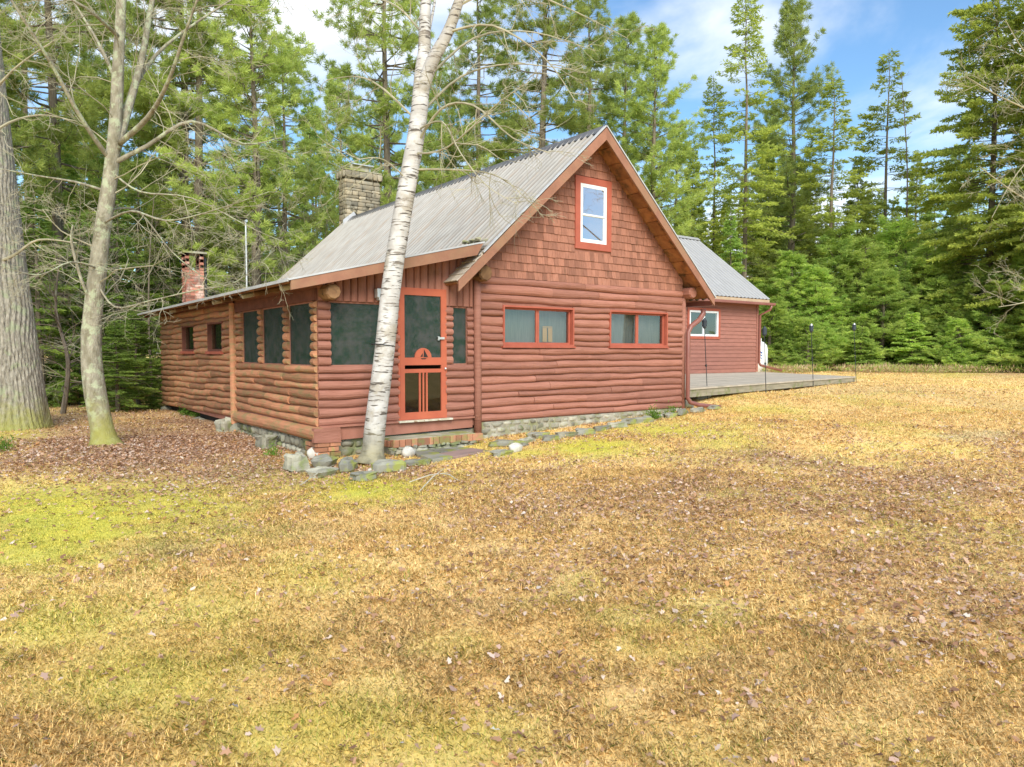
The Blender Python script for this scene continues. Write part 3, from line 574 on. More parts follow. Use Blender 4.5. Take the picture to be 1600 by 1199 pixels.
# the clapboard wing behind ------------------------------------------------
AY=6.6; AX0,AX1=8.0,20.35; AZ0,AZ1=.80,3.55; AWN=(16.28,17.92,2.14,3.06)
mb=MB(); z=AZ0; 
while z<AZ1:
    h=.142; ops=[AWN]
    iv=[(AX0,AX1)] if not (z+h>AWN[2] and z<AWN[3]) else [(AX0,AWN[0]),(AWN[1],AX1)]
    for a,b in iv:
        v=random.random(); mb.add([(a,AY-.032,z),(b,AY-.032,z),(b,AY-.010,z+h),(a,AY-.010,z+h),(a,AY,z),(b,AY,z),(b,AY,z+h),(a,AY,z+h)],[(0,1,2,3),(0,4,5,1),(1,5,6,2),(0,3,7,4)],v)
    z+=h
mb.box((AX1-.06,AY-.05,AZ0),(AX1+.05,AY+.05,AZ1)); mb.build('clapboard_wall',m_clap,house)
ry=9.75; rzA=6.35; ey=6.22; ezA=3.60
mb=MB(); corewall(mb,lambda u,o,z:(u,AY-o+.001,z),AX0,AX1,.3,AZ1,[AWN],.1); mb.prism([(AX1,AY+.1,.3),(AX1,12.9,.3),(AX1,12.9,3.6),(AX1,ry,6.2),(AX1,AY+.1,3.6)],(-.1,0,0)); mb.build('wall_core',m_clap,house)
PA=lambda u,o,z:(u,AY-o,z)
a,b,c,d=AWN; r=MB(); frame_rect(r,PA,a-.10,b+.10,c-.10,d+.10,.10,.05,.0); fr=r.build('window',m_trim,house)
s=MB(); frame_rect(s,PA,a+.001,b-.001,c+.001,d-.001,.07,.04,-.06); um=(a+b)/2; pane(s,PA,um-.05,um+.05,c+.07,d-.07,.03,.06); s.build('frame',m_white,fr)
g=MB(); pane(g,PA,a+.07,um-.05,c+.07,d-.07,.0); pane(g,PA,um+.05,b-.07,c+.07,d-.07,.0); g.build('pane',m_glassw,fr)
k=MB(); pane(k,PA,a,b,c,d,-.09); k.build('dark_backing',m_dark,fr)  # dark sheet in place of the dim room behind this pane
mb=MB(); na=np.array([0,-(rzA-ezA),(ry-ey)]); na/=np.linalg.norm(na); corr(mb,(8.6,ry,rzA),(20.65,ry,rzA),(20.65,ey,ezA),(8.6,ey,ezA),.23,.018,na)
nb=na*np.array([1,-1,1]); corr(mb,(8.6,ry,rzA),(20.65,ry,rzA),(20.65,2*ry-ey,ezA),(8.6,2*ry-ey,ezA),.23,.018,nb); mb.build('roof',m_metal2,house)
mb=MB(); mb.prism([(8.6,ey+.02,ezA-.03),(8.6,ry,rzA-.03),(8.6,ry,rzA-.12),(8.6,ey+.02,ezA-.12)],(12.03,0,0)); mb.prism([(8.6,2*ry-ey-.02,ezA-.03),(8.6,ry,rzA-.03),(8.6,ry,rzA-.12),(8.6,2*ry-ey-.02,ezA-.12)],(12.03,0,0)); mb.build('roof_deck',m_soffit,house)
mb=MB(); mb.box((8.6,ey+.0,ezA-.15),(20.6,ey+.03,ezA-.025)); mb.build('fascia',m_beige,house)
mb=MB(); mb.box((8.6,ey-.12,ezA-.24),(20.85,ey-.005,ezA-.14)); mb.box((8.6,ey+.03,ezA-.2),(20.6,AY-.03,ezA-.17)); mb.build('gutter',m_spout,house,bevel=.02)
mb=MB(); mb.prism([(8.6,ry-.14,rzA-.06),(8.6,ry,rzA+.06),(8.6,ry+.14,rzA-.06),(8.6,ry,rzA+.04)],(12.1,0,0)); mb.build('ridge_cap',m_metal2,house)
mb=MB(); mb.tube([(20.62,6.13,3.36),(20.62,6.2,3.2),(20.42,6.5,3.0),(20.42,6.52,1.15),(20.5,6.5,1.05),(21.3,6.1,.84)],.05,8); mb.build('downspout',m_spout,house,smooth=True)
mb=MB(); mb.tube([(15.6,AY-.03,1.25),(15.6,AY-.12,1.25)],.03,8); mb.tube([(15.5,AY-.10,1.27),(15.72,AY-.10,1.24)],.02,6); mb.build('tap',m_steel,house)
# ------------------------------------------------------------------ deck
A=np.array([8.12,.02,.80]); B=onZ(1337,588.5,.82); B2=B.copy(); Cc=onZ(1193,581.5,.82); D_=np.array([8.12,6.56,.82])
deck=empty('wooden_deck',(12,3,.6),'low grey weathered wood deck beside the clapboard wing','deck')
mb=MB(); n=46
for i in range(n):
    t0,t1=(i+.03)/n,(i+.97)/n
    p=[A*(1-t0)+D_*t0,B*(1-t0)+Cc*t0,B*(1-t1)+Cc*t1,A*(1-t1)+D_*t1]; mb.prism([q-(0,0,.035) for q in p],(0,0,.035))
child_local(mb,'deck_boards',m_greywood,deck)
mb=MB(); o=np.array([0,.03,0]); zz=-.26
mb.prism([A+o-(0,0,.037),B+o-(0,0,.037),B+o-(0,0,.17),A+o-(0,0,.20)],(0,.05,0)); mb.prism([B-(.03,0,.037),Cc-(.03,0,.037),Cc-(.03,0,.2),B-(.03,0,.17)],(-.05,0,0)); child_local(mb,'deck_rim',m_deckside,deck)
# ------------------------------------------------------------------ torches
TW=['leftmost black torch, nearest the cabin downspout','second black torch from the left, in front of the deck','third black torch from the left, before the deck edge','rightmost black torch, at the far corner of the deck']
for i,(tx,ty,bx,by,z) in enumerate(((1100,497,1106,629,.43),(1194,510,1197,613,.61),(1267,506,1271,604,.62),(1334,505,1338,598,.64))):
    P=onZ(bx,by,z); P[2]=z-.05; D=(P-CAM)@FWD; T=atD(tx,ty,D); t=empty('garden_torch',tuple(P),TW[i],'torch','garden torches along the deck')
    ax=(T-P); L=np.linalg.norm(ax); ax/=L
    m=MB(); m.tube([P,P+ax*(L*.5),P+ax*(L-.24)],.0085,6); child_local(m,'pole',m_black,t)
    m=MB(); m.blob(P+ax*L*.45,(.022,.022,.03),nu=8,nv=5,rough=0); child_local(m,'joint',m_black,t)
    m=MB(); q=P+ax*(L-.25); m.lathe(q,[(0,.018),(.03,.035),(.05,.052),(.19,.058),(.20,.05)],14); child_local(m,'canister',m_can,t,smooth=False)
    m=MB(); m.lathe(q,[(.201,.04),(.22,.035),(.23,.018),(.25,.015)],12); child_local(m,'cap',m_steel if i>1 else m_can,t)
# ------------------------------------------------------------------ gas tank
P=onY(1183,582,7.6); P[2]=.62; P[0]=21.95
tk=empty('gas_tank',tuple(P),'white upright gas tank behind the corner of the clapboard wing','gas tank')
m=MB(); m.lathe(P,[(0,.30),(.05,.38),(1.05,.38),(1.22,.34),(1.34,.24),(1.40,.10)],28); child_local(m,'body',m_white,tk,smooth=True)
m=MB(); m.lathe(P+(0,0,1.39),[(0,.13),(.12,.13)],16); child_local(m,'valve_collar',m_white,tk)
dirn=(CAM-P)[:2]; an=math.atan2(dirn[1],dirn[0])+.32
def onTank(th,z,r=.386): return (P[0]+r*math.cos(an+th),P[1]+r*math.sin(an+th),P[2]+z)
m=MB(); V=[onTank(t,z,.383) for z in (.62,1.02) for t in np.linspace(-.3,.3,6)]; m.add(V,[(k,k+1,7+k,6+k) for k in range(5)],.9); child_local(m,'sticker',m_white,tk)
m=MB()
for (t0,z0,t1,z1,w) in ((-.1,.95,.14,.9,.03),(.02,.9,-.06,.8,.03),(-.06,.8,.12,.8,.025),(-.06,.72,.03,.68,.022),(.03,.68,.14,.73,.022)):
    m.add([onTank(t0,z0-w),onTank(t1,z1-w),onTank(t1,z1+w),onTank(t0,z0+w)],[(0,1,2,3)],.5)
child_local(m,'printed_mark',m_blue,tk)
# ------------------------------------------------------------------ mast
P=np.array([1.88,9.7,3.1]); ms=empty('roof_mast',tuple(P),'thin pale grey pipe mast standing up behind the low porch roof','mast')
m=MB(); m.tube([P,P+(0,0,1.95)],.022,8); child_local(m,'pole',m_steel,ms); m=MB(); m.tube([P+(0,-.07,1.97),P+(0,.07,1.97)],.035,8); child_local(m,'mast_head',m_steel,ms)
# ------------------------------------------------------------------ step, flagstones, rocks
stp=empty('brick_step',(1.6,-.3,.1),'mossy brick entrance step below the orange screen door','step')
SX0,SX1,SY=.95,2.42,-.50
mb=MB(); mb.box((SX0+.02,SY+.03,.215),(SX1+.02,-.04,.288),.5); child_local(mb,'step_top',m_conc,stp,bevel=.012)
mb=MB(); x=SX0
while x<SX1:
    w=random.choice([.07,.105,.105,.2,.1]); mb.box((x,SY,.17),(x+w-.008,SY+.105,.282)); x+=w
for k in range(3): mb.box((SX0-.02,SY+.12+k*.11,.17),(SX0+.07,SY+.22+k*.11,.26))
child_local(mb,'brick_edge',m_stepbrick,stp,bevel=.008)
mb=MB(); stones(mb,lambda u,o,z:(u,SY+.03-o,z),SX0,SX1,.0,.165,(.07,.18),.04,12); mb.box((SX0+.03,SY+.06,-.1),(SX1-.02,-.04,.168)); child_local(mb,'step_base',m_stone,stp)
def slab(name,poly,z,th,mat,label,cat,group,seed=0,tilt=0):
    r=random.Random(seed); c=np.mean(poly,axis=0); pts=[]
    n=len(poly)
    for i in range(n):
        p,q=np.array(poly[i]),np.array(poly[(i+1)%n])
        for t in (0,.33,.66): v=p*(1-t)+q*t; pts.append(v+(r.uniform(-.012,.012),r.uniform(-.012,.012)))
    m=MB(); m.prism([(p[0],p[1],z-th+tilt*(p[0]-c[0])) for p in pts],(0,0,th)); o=m.build(name,mat,None,origin=(c[0],c[1],z-th),bevel=.008); return tag(o,label,cat,group)
Q=[onZ(*q,.09)[:2] for q in ((642,707),(706,697),(768,705),(676,720))]
def bil(u,v): return Q[0]*(1-u)*(1-v)+Q[1]*u*(1-v)+Q[2]*u*v+Q[3]*(1-u)*v
fl=[((0,0),(.38,0),(.36,.5),(0,.46),'grey flagstone at the birch end of the path, nearest the brick step'),((.39,0),(.70,0),(.68,.5),(.37,.5),'blue-grey middle flagstone beside the brick step'),((.71,0),(1,0),(1,.48),(.69,.5),'grey flagstone at the gable end of the path, step side'),
    ((0,.48),(.30,.52),(.32,1),(0,1),'grey outer flagstone nearest the pale round stone'),((.31,.52),(1,.5),(1,1),(.33,1),'large long reddish flagstone on the lawn side of the path')]
for i,(a,b,c,d,lb) in enumerate(fl):
    poly=[bil(*(p[0]*.985+.007,p[1]*.97+.015)) for p in (a,b,c,d)]; slab('flagstone',poly,.10+.006*(i%2),.06,m_slatered if i==4 else m_slate,lb,'flagstone','flagstones before the brick step',i)
def rock(px,py,z,size,rot,label,mat=m_stone,seed=1,pw=None,name='rock',cat='rock',group='rocks around the porch corner',sink=.3,rough=.16):
    rnd=mat is m_wstone; pw=pw or (.8 if rnd else .5); P=onZ(px,py,z); r=MB(); r.blob((0,0,0),size,rot,seed,pw,nu=18 if rnd else 12,nv=11 if rnd else 7,rough=rough*(.7 if rnd else 1.3)); o=r.build(name,mat,None,smooth=rnd); o.location=(P[0],P[1],Z(P[0],P[1])+size[2]*(1-sink)); return tag(o,label,cat,group)
G='rocks around the porch corner'
rock(462,738,0,(.13,.15,.13),.2,'rounded grey boulder left of the brick pier, lowest at the porch corner',seed=21)
rock(492,716,.05,(.11,.10,.10),.6,'small pale block of stone on top beside the brick pier',m_wstone,seed=22)
rock(506,732,0,(.24,.15,.09),.9,'broad mossy green-grey slab leaning beside the birch',m_slate,seed=23,pw=.55)
rock(505,745,0,(.2,.12,.06),.4,'low flat stone in front of the mossy slab by the porch corner',seed=24,pw=.6)
rock(543,738,0,(.16,.13,.09),1.2,'dark mossy stone tilted in the grass before the birch',m_slate,seed=25,pw=.6)
rock(568,752,0,(.17,.12,.055),.1,'flat brownish grey stone sunk in moss left of the squared rock',m_slate,seed=26,pw=.55)
rock(609,741,0,(.22,.12,.085),-.15,'squared grey rock with a moss patch on its front',m_slate,seed=27,pw=.45,rough=.08)
rock(638,720,0,(.105,.085,.085),.3,'pale rounded white stone beside the flagstones',m_wstone,seed=28)
rock(650,733,0,(.19,.10,.045),-.5,'thin dark slab under the pale rounded stone',m_slate,seed=29,pw=.55)
rock(580,741,0,(.05,.035,.03),.3,'tiny bright white stone chip lying among the leaves',m_wstone,seed=30)
rock(415,704,.0,(.15,.17,.12),.3,'grey boulder against the left porch foundation',seed=31)
rock(352,672,.1,(.16,.17,.13),.3,'mossy boulder under the left wall post',seed=32)
rock(796,697,.12,(.28,.11,.05),-.7,'long dark slab slanting at the gable end of the flagstones',m_slate,seed=33,pw=.5)
rock(806,706,.1,(.12,.09,.07),.2,'lumpy pale grey stone below the slanting slab',m_wstone,seed=34)
rock(784,710,.1,(.17,.1,.04),.2,'flat grey-green stone at the lawn edge beside the reddish flagstone',m_slate,seed=35,pw=.5)
E_=[(822,690),(842,683),(862,686),(884,681),(914,678),(940,672),(962,668),(985,663),(1006,661),(1026,656),(1046,654),(1066,651),(1090,648),(1116,645)]
for i,(px,py) in enumerate(E_):
    rock(px,py,.15+.17*i/14,(random.uniform(.15,.24),random.uniform(.07,.11),random.uniform(.04,.07)),random.uniform(-.3,.3),ORD[i]+' stone from the left in the flat edging row along the gable wall',m_slate if i%3 else m_stone,50+i,.55,'edging_stone','stone','edging stones along the gable wall',.35)
rock(1090,634,.33,(.34,.22,.16),.2,'large pale boulder under the cabin downspout',m_stone,seed=80)
rock(1072,640,.33,(.16,.14,.09),.7,'dark stone left of the boulder under the downspout',m_slate,seed=81)
# sticks on the lawn
for i,(p,q,lb) in enumerate((((640,764),(700,752),'long pale stick lying level in the moss before the porch'),((655,780),(695,745),'pale stick crossing the others at a steep angle on the lawn'),((690,752),(715,763),'short pale twig at the right of the crossed sticks'),((470,765),(522,735),'thin pale twig leaning in the grass below the porch corner'))):
    a=onZ(*p,.0);b=onZ(*q,.0); a[2]=Z(a[0],a[1])+.04; b[2]=Z(b[0],b[1])+.05; m=MB(); mid=(a+b)/2+(.02,.03,.02); m.tube([a,mid,b],[.006,.008,.004],5); o=m.build('fallen_stick',m_oldwhite,None); tag(o,lb,'stick','sticks fallen on the lawn')
exec_after=[]
# ------------------------------------------------------------------ trees
def unit(a): return a/(np.linalg.norm(a,axis=-1,keepdims=True)+1e-9)
def cards(P,D,Lc,Wc):   # rhombic leaf-size faces
    n=len(P); R=RNG.normal(size=(n,3)); S=unit(np.cross(D,R)); Lc=np.broadcast_to(Lc,(n,))[:,None]; Wc=np.broadcast_to(Wc,(n,))[:,None]
    return np.stack([P,P+D*Lc*.5+S*Wc*.5,P+D*Lc,P+D*Lc*.5-S*Wc*.5],1)
def spruce(name,H,z0,R,dens=60,mat=None,sparse=0.,seed=0,lean=0.,cone=.85,cl=.145,cw=.047,gap=.29,dead=True,drop=.35,tr=None):
    r=np.random.default_rng(seed); tm=MB(); tw=np.cumsum(r.normal(0,.035,12)); tr=tr or H*.0085+.03
    tx=lambda z: lean*z+np.interp(z,np.linspace(0,H,12),tw); ty=lambda z: np.interp(z,np.linspace(0,H,12),tw[::-1])*.8
    zs=np.linspace(-.4,H,12); tm.tube([(tx(z),ty(z),z) for z in zs],[tr*(1-max(z,0)/H*.96)*(1.35 if z<.1 else 1) for z in zs],7,var=.5)
    VV=[];VA=[]; z=z0
    while z<H-.05:
        k=(z-z0)/(H-z0); prof=(1-k)**cone*(.45+.55*min(1,k/.16)); nb=int(r.integers(4,7))
        for b in range(nb):
            if r.random()<sparse: continue
            a=r.uniform(0,2*math.pi); Lb=max(.14,R*prof*r.uniform(.55,1.15)); d=np.array([math.cos(a),math.sin(a),0]); side=np.array([-d[1],d[0],0])
            rise=.75*k-.12+r.uniform(-.1,.1); o=np.array([tx(z),ty(z),z+r.uniform(-.12,.12)])
            def pt(t): return o+np.outer(t,d)*Lb+np.outer(t*rise*Lb-drop*t*t*Lb+drop*.45*t**3*Lb,[0,0,1])
            tt=np.linspace(0,.96,4); tm.tube(pt(tt),[.007+Lb*.007,.005+Lb*.004,.006,.003],3,False,var=.3)
            n=int(2.5*dens*Lb*(1+.3*r.random()))
            t=r.uniform(.10+.10*(1-k),1,n)**.8; sgn=r.choice([-1,1],n); s=r.random(n)**.8; tl=(.22+.55*Lb*.33)*(1.05-t)*1.0+.05
            P=pt(t)+side[None]*(sgn*s*tl*.85)[:,None]+d[None]*(s*tl*.55)[:,None]; P[:,2]-=s*tl*.28+r.uniform(0,.05,n); P+=r.normal(0,.018,(n,3))
            D=unit(side[None]*(sgn*.8)[:,None]+d[None]*.6+r.normal(0,.42,(n,3))+np.array([0,0,-.18]))
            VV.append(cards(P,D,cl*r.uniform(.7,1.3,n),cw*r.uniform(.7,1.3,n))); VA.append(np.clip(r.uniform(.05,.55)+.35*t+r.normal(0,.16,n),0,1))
        z+=gap*r.uniform(.7,1.3)*(1-.35*k)
    if dead:
        z=z0*.25
        while z<z0+.6:
            a=r.uniform(0,2*math.pi); Lb=r.uniform(.3,R*.45); tm.tube([(tx(z),ty(z),z),(tx(z)+math.cos(a)*Lb,ty(z)+math.sin(a)*Lb,z-.1*Lb)],[.012,.004],3,False,var=.1); z+=r.uniform(.12,.4)
    return tm,(np.concatenate(VV),np.concatenate(VA))
def pinetree(name,H,z0,R,seed=0,nt=9,gap=.75,nb=5,cl=.20,cw=.028,up=.25,lean=0.,tr=None,inner=.30,full=False,tuftgap=.2,wide=1.,top=None,outer=1.):
    r=np.random.default_rng(seed); tm=MB(); tw=np.cumsum(r.normal(0,.05,12)); tr=tr or H*.009+.05
    tx=lambda z: lean*z+np.interp(z,np.linspace(0,H,12),tw); ty=lambda z: np.interp(z,np.linspace(0,H,12),tw[::-1])*.8
    zs=np.linspace(-.4,H,12); tm.tube([(tx(z),ty(z),z) for z in zs],[tr*(1-max(z,0)/H*.95)*(1.3 if z<.1 else 1) for z in zs],9,var=.5)
    VV=[];VA=[]; z=z0
    while z<H-.1:
        k=(z-z0)/(H-z0); prof=(1-k)**.6*(.6+.4*min(1,k/.2)) if not full else (1-k)**.75
        for b in range(nb):
            a=r.uniform(0,2*math.pi); Lb=max(.3,R*prof*r.uniform(.45,1.2)); d=np.array([math.cos(a),math.sin(a),0]); side=np.array([-d[1],d[0],0]); u=up*(.5+k)+r.uniform(-.12,.12)
            o=np.array([tx(z),ty(z),z+r.uniform(-.3,.3)]); sw=r.uniform(-.25,.25)
            def pt(t): t=np.atleast_1d(t); return o+np.outer(t,d)*Lb+np.outer(sw*t*t*Lb,side)+np.outer(u*t*Lb-.12*np.sin(t*2.4)*Lb+.10*t**3*Lb,[0,0,1])
            tm.tube(pt(np.linspace(0,.97,5)),[.012+Lb*.010,.008+Lb*.007,.006+Lb*.005,.008,.004],4,False,var=.3)
            base=r.uniform(.2,.8); ns=max(3,int(Lb*(1-inner)/.20))
            T=[];
            for q in range(ns):
                t=inner+(1-inner)*(q+r.random())/ns; sg=1 if q%2 else -1; sl=(.25+.32*Lb*.5)*(1.15-t)*r.uniform(.6,1.2)*wide; p0=pt(t)[0]; sd=side*sg*.8+d*.62+np.array([0,0,r.uniform(-.05,.22)]); sd/=np.linalg.norm(sd)
                if sl>.25: tm.tube([p0,p0+sd*sl],[.006,.003],3,False,var=.3)
                m=max(2,int(sl/tuftgap)+1)
                for j in range(m): T.append((p0+sd*sl*(j+1)/m+r.normal(0,.05,3),sd))
            T.append((pt(1.)[0],d+np.array([0,0,.3])))
            TP=np.array([x[0] for x in T]); TD=unit(np.array([x[1] for x in T])); n=len(T)
            P=np.repeat(TP,nt,0)+r.normal(0,.03,(n*nt,3)); D=unit(np.repeat(TD,nt,0)*.7+r.normal(0,.55,(n*nt,3))+np.array([0,0,.22]))
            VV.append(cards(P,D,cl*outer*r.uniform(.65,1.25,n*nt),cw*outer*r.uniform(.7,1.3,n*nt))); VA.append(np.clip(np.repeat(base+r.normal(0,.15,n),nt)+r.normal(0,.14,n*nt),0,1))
        z+=gap*r.uniform(.7,1.3)*(1-.4*k)
    return tm,(np.concatenate(VV),np.concatenate(VA))
def make_tree(kind,data,mat,bark,loc,label,cat,group=None):
    tm,(V,A)=data; e=empty(kind,loc,label,cat,group); tm.build('trunk',bark,e); npmesh('crown',V,4,mat,var=A,parent=e); return e
def copytree(src,loc,rz,s,sz,label,group,kind=None):
    e=src.copy(); COL.objects.link(e); e.location=loc; e.rotation_euler=(0,0,rz); e.scale=(s,s,sz); e['label']=label
    if group: e['group']=group
    elif 'group' in e.keys(): del e['group']
    if kind: e['category']=kind
    for c in list(src.children):
        k=c.copy(); COL.objects.link(k); k.parent=e
    return e
# prototypes: heights in metres
PR={}
def proto(key,kind,cat,fn,mat,bark=m_pbark): PR[key]=dict(kind=kind,cat=cat,data=fn,mat=mat,bark=bark,src=None)
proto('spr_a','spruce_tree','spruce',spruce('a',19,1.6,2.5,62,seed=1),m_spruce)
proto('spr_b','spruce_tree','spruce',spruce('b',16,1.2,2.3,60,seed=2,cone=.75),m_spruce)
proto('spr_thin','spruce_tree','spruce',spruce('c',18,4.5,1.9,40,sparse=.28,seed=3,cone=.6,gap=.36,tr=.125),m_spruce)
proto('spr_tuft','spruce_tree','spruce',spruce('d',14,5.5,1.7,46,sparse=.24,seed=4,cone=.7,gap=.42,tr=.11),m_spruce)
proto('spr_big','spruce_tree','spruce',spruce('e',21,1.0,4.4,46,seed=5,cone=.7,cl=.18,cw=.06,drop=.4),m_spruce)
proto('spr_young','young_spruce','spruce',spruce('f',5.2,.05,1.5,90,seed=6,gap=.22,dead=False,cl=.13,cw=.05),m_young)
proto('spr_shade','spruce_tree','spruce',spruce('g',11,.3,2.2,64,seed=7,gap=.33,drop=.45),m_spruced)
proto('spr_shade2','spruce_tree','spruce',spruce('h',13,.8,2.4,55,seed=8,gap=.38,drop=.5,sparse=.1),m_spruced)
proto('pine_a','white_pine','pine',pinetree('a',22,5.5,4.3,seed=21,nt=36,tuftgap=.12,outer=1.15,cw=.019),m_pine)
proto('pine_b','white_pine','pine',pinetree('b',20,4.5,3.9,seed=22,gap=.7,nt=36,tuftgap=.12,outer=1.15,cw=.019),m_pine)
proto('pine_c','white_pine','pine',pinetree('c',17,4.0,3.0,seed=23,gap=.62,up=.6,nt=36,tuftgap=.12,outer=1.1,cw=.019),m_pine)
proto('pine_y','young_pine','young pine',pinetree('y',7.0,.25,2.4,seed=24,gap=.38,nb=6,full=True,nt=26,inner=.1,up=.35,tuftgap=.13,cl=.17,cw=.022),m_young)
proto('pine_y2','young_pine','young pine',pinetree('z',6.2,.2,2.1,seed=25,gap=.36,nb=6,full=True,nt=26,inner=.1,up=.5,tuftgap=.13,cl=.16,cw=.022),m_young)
HT=dict(spr_a=19,spr_b=16,spr_thin=18,spr_tuft=14,spr_big=21,spr_young=5.2,spr_shade=11,spr_shade2=13,pine_a=22,pine_b=20,pine_c=17,pine_y=7.0,pine_y2=6.2)
def plant(key,px,D,ytop,label,group=None,wid=1.,rz=None):
    P=atD(px,549,D); x,y=P[0],P[1]; z=Z(x,y)-.05; ztop=atD(px,ytop,D)[2]; H=ztop-z; s=H/HT[key]; sx=s**.6*wid
    rz=random.uniform(0,6.28) if rz is None else rz; p=PR[key]
    if p['src'] is None:
        e=make_tree(p['kind'],p['data'],p['mat'],p['bark'],(x,y,z),label,p['cat'],group); e.rotation_euler=(0,0,rz); e.scale=(sx,sx,s); p['src']=e; return e
    return copytree(p['src'],(x,y,z),rz,sx,s,label,group)
# named conifers on the right
plant('spr_thin',1157,36,-12,'tall slender spruce with a bare straight trunk, right of the gable peak',wid=1.25)
plant('pine_c',1232,40,18,'tall pine with upswept top boughs, just right of the slender spruce',wid=1.1)
plant('spr_tuft',1293,37,128,'open spruce right of the upswept pine, lower than its neighbours',wid=1.5)
plant('spr_tuft',1377,40,86,'sharp-topped open spruce standing alone against the blue sky',wid=1.35)
plant('spr_big',1545,33,-150,'very large dense spruce filling the right side of the picture',wid=.95)
plant('spr_big',1640,30,-120,'large spruce cut off by the right edge of the photo',wid=.9)
plant('spr_b',1480,37,330,'mid-height spruce left of the very large dense spruce',wid=1.2)
plant('spr_thin',1110,39,125,'spruce between the gable peak and the slender spruce',wid=1.15)
plant('spr_b',1195,43,230,'shorter spruce behind the wing roof, between slender spruce and upswept pine',wid=1.1)
plant('spr_b',1262,42,270,'low dark spruce behind the bushy young pines, below the upswept pine')
plant('spr_b',1335,43,250,'spruce between the two open spruces, tips below them')
plant('spr_a',1425,45,240,'spruce behind the dead snag')
plant('spr_b',1080,44,235,'spruce just above the ridge of the wing roof')
plant('spr_shade',1140,34,330,'dark spruce directly behind the wing roof edge')
plant('spr_shade',1412,33.5,420,'dark narrow spruce among the bushy young pines')
plant('pine_c',1020,33,55,'pine with tufted candelabra top just left of the open sky',wid=1.1)
plant('pine_c',975,38,40,'slimmer pine behind the gable peak',wid=1.1)
# bushy young pines at the lawn edge, right
YP=[(1205,33,470),(1238,35,400),(1275,34,420),(1300,36,365),(1345,34.5,385),(1378,33,430),(1405,36,350),(1440,34,395),(1475,33,440),(1508,34.5,380),(1540,31.5,425),(1578,32,370),(1610,30,400),(1650,29,380),(1175,36,440),(1260,31.5,500),(1430,31.5,490),(1500,30.5,500),(1560,30,505),(1340,31.5,510)]
for i,(px,D,yt) in enumerate(sorted(YP)):
    k=['pine_y','pine_y2'][i%2] if yt<480 else ['spr_young','pine_y2'][i%2]
    plant(k,px,D,yt,ORD[i]+' bushy bright green young conifer from the left along the right lawn edge','young conifers along the right lawn edge',wid=1.7 if yt<480 else 1.5)
# white pines behind the cabin
plant('pine_a',607,27,-190,'big white pine whose trunk rises right of the stone chimney',wid=.95,rz=1.0)
plant('pine_a',848,29,-170,'big white pine standing behind the metal roof ridge',wid=1.05,rz=2.6)
plant('pine_b',745,36,-60,'white pine between birch and the pine behind the ridge',wid=1.1)
plant('pine_b',915,36,-10,'white pine left of the gable peak, behind the ridge',wid=1.0)
plant('pine_a',318,24,-260,'white pine with thick dark trunk between maple and stone chimney',wid=.95,rz=4.0)
plant('pine_b',445,33,60,'white pine left of the stone chimney',wid=1.0)
plant('pine_b',60,27,-200,'white pine behind the maple, near the left edge',wid=1.)
plant('pine_c',535,38,120,'smaller white pine directly behind the stone chimney')
plant('pine_b',690,42,110,'white pine low behind the metal roof, right of the birch')
plant('pine_c',1055,46,200,'pine low between gable peak and slender spruce')
plant('pine_b',190,34,-80,'white pine seen through the maple branches',wid=1.1)
plant('pine_a',92,21,-420,'tall white pine close behind the maple, green boughs spreading over the yard',wid=.8,rz=.4)
plant('pine_b',285,25,-330,'white pine between maple trunk and mast, boughs hanging above the low roof',wid=.9,rz=2.)
plant('pine_c',400,22,-60,'white pine behind the roof mast, crown left of the chimney',wid=1.1)
plant('pine_a',-60,18,-450,'white pine behind the massive left trunk',wid=.9,rz=3.)
# dark spruces behind the left yard
SP=[(20,22,260),(62,19,300),(98,23,200),(128,20,330),(158,25,250),(195,22,300),(228,24,215),(262,27,330),(290,25,400),(325,30,330),(362,29,380),(398,33,350),(440,34,370),(475,36,385),(510,35,380),(-30,20,240),(215,19,480),(180,17.5,500)]
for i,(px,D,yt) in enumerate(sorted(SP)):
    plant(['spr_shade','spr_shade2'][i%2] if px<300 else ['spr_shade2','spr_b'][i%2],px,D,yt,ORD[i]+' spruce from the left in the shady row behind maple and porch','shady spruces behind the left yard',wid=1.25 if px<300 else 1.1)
# infill of the wood behind
IN=[]
for i in range(46):
    px=-150+1950*(i+random.random())/46; D=random.uniform(42,56); yt=random.uniform(150,380) if 1000<px<1450 else random.uniform(130,330)
    if 930<px<1150 : yt=random.uniform(320,400)
    if 1290<px<1480: yt=random.uniform(270,360)
    IN.append((px,D,yt))
for i,(px,D,yt) in enumerate(IN):
    plant(random.choice(['spr_a','spr_b','spr_shade2','spr_thin','pine_c']),px,D,yt,'conifer in the second rank of the wood, crown showing between nearer trees','conifers deeper in the wood')
# far wood, one mass
def farwood():
    V=[];A=[];srcs=[PR[k]['data'][1] for k in ('spr_b','spr_shade2','spr_a')]; hs=[16,13,19]
    for i in range(150):
        px=-350+2300*(i+random.random())/150; D=random.uniform(56,80); P=atD(px,549,D); q=i%3; v,a=srcs[q]; sel=RNG.random(len(v))<.3; v=v[sel]; a=a[sel]; s=random.uniform(.65,.95)
        th=random.uniform(0,6.28); c,s_=math.cos(th),math.sin(th); R=np.array([[c,-s_,0],[s_,c,0],[0,0,1]])
        ctr=v.mean(1,keepdims=True); v=ctr+(v-ctr)*1.9; V.append((v@R.T)*s+np.array([P[0],P[1],1.])); A.append(a)
    o=npmesh('far_wood',np.concatenate(V),4,m_spruce,var=np.concatenate(A)); tag(o,'far conifer wood closing the view behind the clearing','woodland','far wood','stuff')
farwood()
